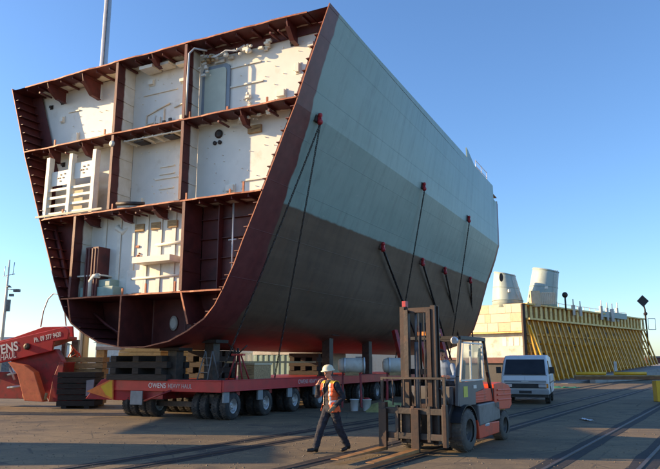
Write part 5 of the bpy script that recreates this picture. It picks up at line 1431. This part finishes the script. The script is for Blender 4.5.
# the driver
DM = wmat(fk) 
dr = thing('person','forklift driver in pale blue shirt leaning forward behind the mast','person', FO + Vector((0,0,0)), math.atan2(FF.y,FF.x))
dr.location = DM @ Vector((-.85,-.06,1.22)); 
m = MB()
def dense(L):
    out = []
    for a, b in zip(L, L[1:]):
        for k in range(4): out.append(tuple(p+(q-p)*k/4 for p, q in zip(a,b)))
    return out+[L[-1]]
for z,x,rx,ry in dense(((.06,.0,.13,.17),(.16,.03,.125,.165),(.27,.08,.12,.17),(.38,.13,.12,.185),(.48,.175,.11,.19),(.55,.20,.08,.14))): m.ball((x,0,z),(rx,ry,.11),n=16)
capsule(m,[V((.21,0,.55)),V((.26,0,.64))],[.058,.054])
for sg in (-1,1):
    capsule(m,[V((.02,sg*.10,.07)),V((.40,sg*.13,.10)),V((.48,sg*.13,-.28))],[.085,.07,.05])
    capsule(m,[V((.48,sg*.13,-.27)),V((.58,sg*.13,-.27))],[.045,.038])
capsule(m,[V((.18,.20,.50)),V((.30,.30,.26)),V((.47,.20,.26))],[.062,.05,.04]); hand(m,V((.48,.19,.265)),V((.85,-.35,.15)),V((-.1,-.6,-.75)),.8)
capsule(m,[V((.18,-.20,.50)),V((.30,-.28,.26)),V((.47,-.17,.27))],[.062,.05,.04]); hand(m,V((.48,-.165,.275)),V((.85,.35,.15)),V((-.1,.6,-.75)),.8)
T2 = head(m, V((.305,0,.73)), V((.93,.30,-.1)))
me2 = remeshed(m,'body',.011,3)
for k in ('blueshirt','skin','navy'): me2.materials.append(M[k])
for p in me2.polygons:
    c = p.center; k = 0
    if c.z > .62: k = 1
    elif c.z < .17 and c.x > -.2 and abs(c.y) < .22: k = 2
    if c.x > .455 and c.z > .15: k = 1
    p.material_index = k
b2 = bpy.data.objects.new('body',me2); col.objects.link(b2); b2.parent = dr
eyes_local(b2, T2)
q = bmesh.new(); q.from_mesh(me2); q.normal_update(); Ti = T2.inverted()
def hairzone(c):
    l = Ti @ c; return c.z > .66 and (l.z > .055 or (l.x < -.02 and l.z > -.04)) and not (l.x > .07)
bmesh.ops.delete(q, geom=[f for f in q.faces if not hairzone(f.calc_center_median())], context='FACES')
for v in q.verts: v.co += v.normal*.010
mh = bpy.data.meshes.new('hair'); q.to_mesh(mh); q.free(); mh.materials.append(M['hair']); oh = bpy.data.objects.new('hair',mh); col.objects.link(oh); oh.parent = b2

# ------------------------------------------------------------------ unseen containers added left of the frame to throw shade across the foreground
for k, z in enumerate((0,2.62)):
    th = thing('shipping_container', ('lower' if k == 0 else 'upper')+' one of two unseen dark red containers added beyond the left edge to shade the foreground','container',(-21.5,15.1,z),R(3),'added shade containers left of the view')
    m = MB(); m.box(-3.05,3.05,-1.25,1.25,.05,2.58)
    for j in range(22):
        x = -2.9+.27*j; m.box(x,x+.13,-1.285,-1.251,.2,2.45); m.box(x,x+.13,1.251,1.285,.2,2.45)
    m.build('body','primer',th)
    m = MB()
    for y in (-.6,.6): m.tube([(3.09,y,.15),(3.09,y,2.5)],.025,6)
    m.build('lock_rod','galv',th)

th = thing('shade_block','unseen dark red block on four stools, added beyond the left edge to shade the trailer','ship section',(-21,22.0,0),0)  # unseen raised block, added to shade the trailer end and the ground before it
m = MB(); m.box(1,3,-3.4,3.2,4.3,7.4); m.build('shell','primer',th)
m = MB()
for k in range(7): m.box(3.001,3.1,-3.2+.95*k,-3.1+.95*k,4.4,7.3)
m.build('stiffener','primer',th)
m = MB()
for x in (1.3,2.7):
    for y in (2.3,2.95): m.bar((x,y,0),(x,y,4.3),.35,.35)
m.build('stool','darksteel',th)

# loose grit and stones on the yard
m = MB(); rnd = random.Random(21)
for k in range(2600):
    Y = 10.5+22*rnd.random()**1.6; X = (rnd.random()*2-1)*Y*.53; r = rnd.uniform(.006,.022)*(1+.4*rnd.random())
    v = [m.bm.verts.new((X+r*math.cos(a)*rnd.uniform(.6,1.2), Y+r*math.sin(a)*rnd.uniform(.6,1.2), .001)) for a in (0,1.6,3.1,4.6)]
    t_ = m.bm.verts.new((X+rnd.uniform(-.3,.3)*r, Y+rnd.uniform(-.3,.3)*r, r*.8))
    for i in range(4): m._f([v[i],v[(i+1)%4],t_])
M['grit'] = mat('brown_grey_grit', (.15,.125,.09), .9, 0, .4, 30)
o = m.build('yard_grit','grit'); tag(o,'loose grit scattered over the asphalt yard','grit',kind='stuff')
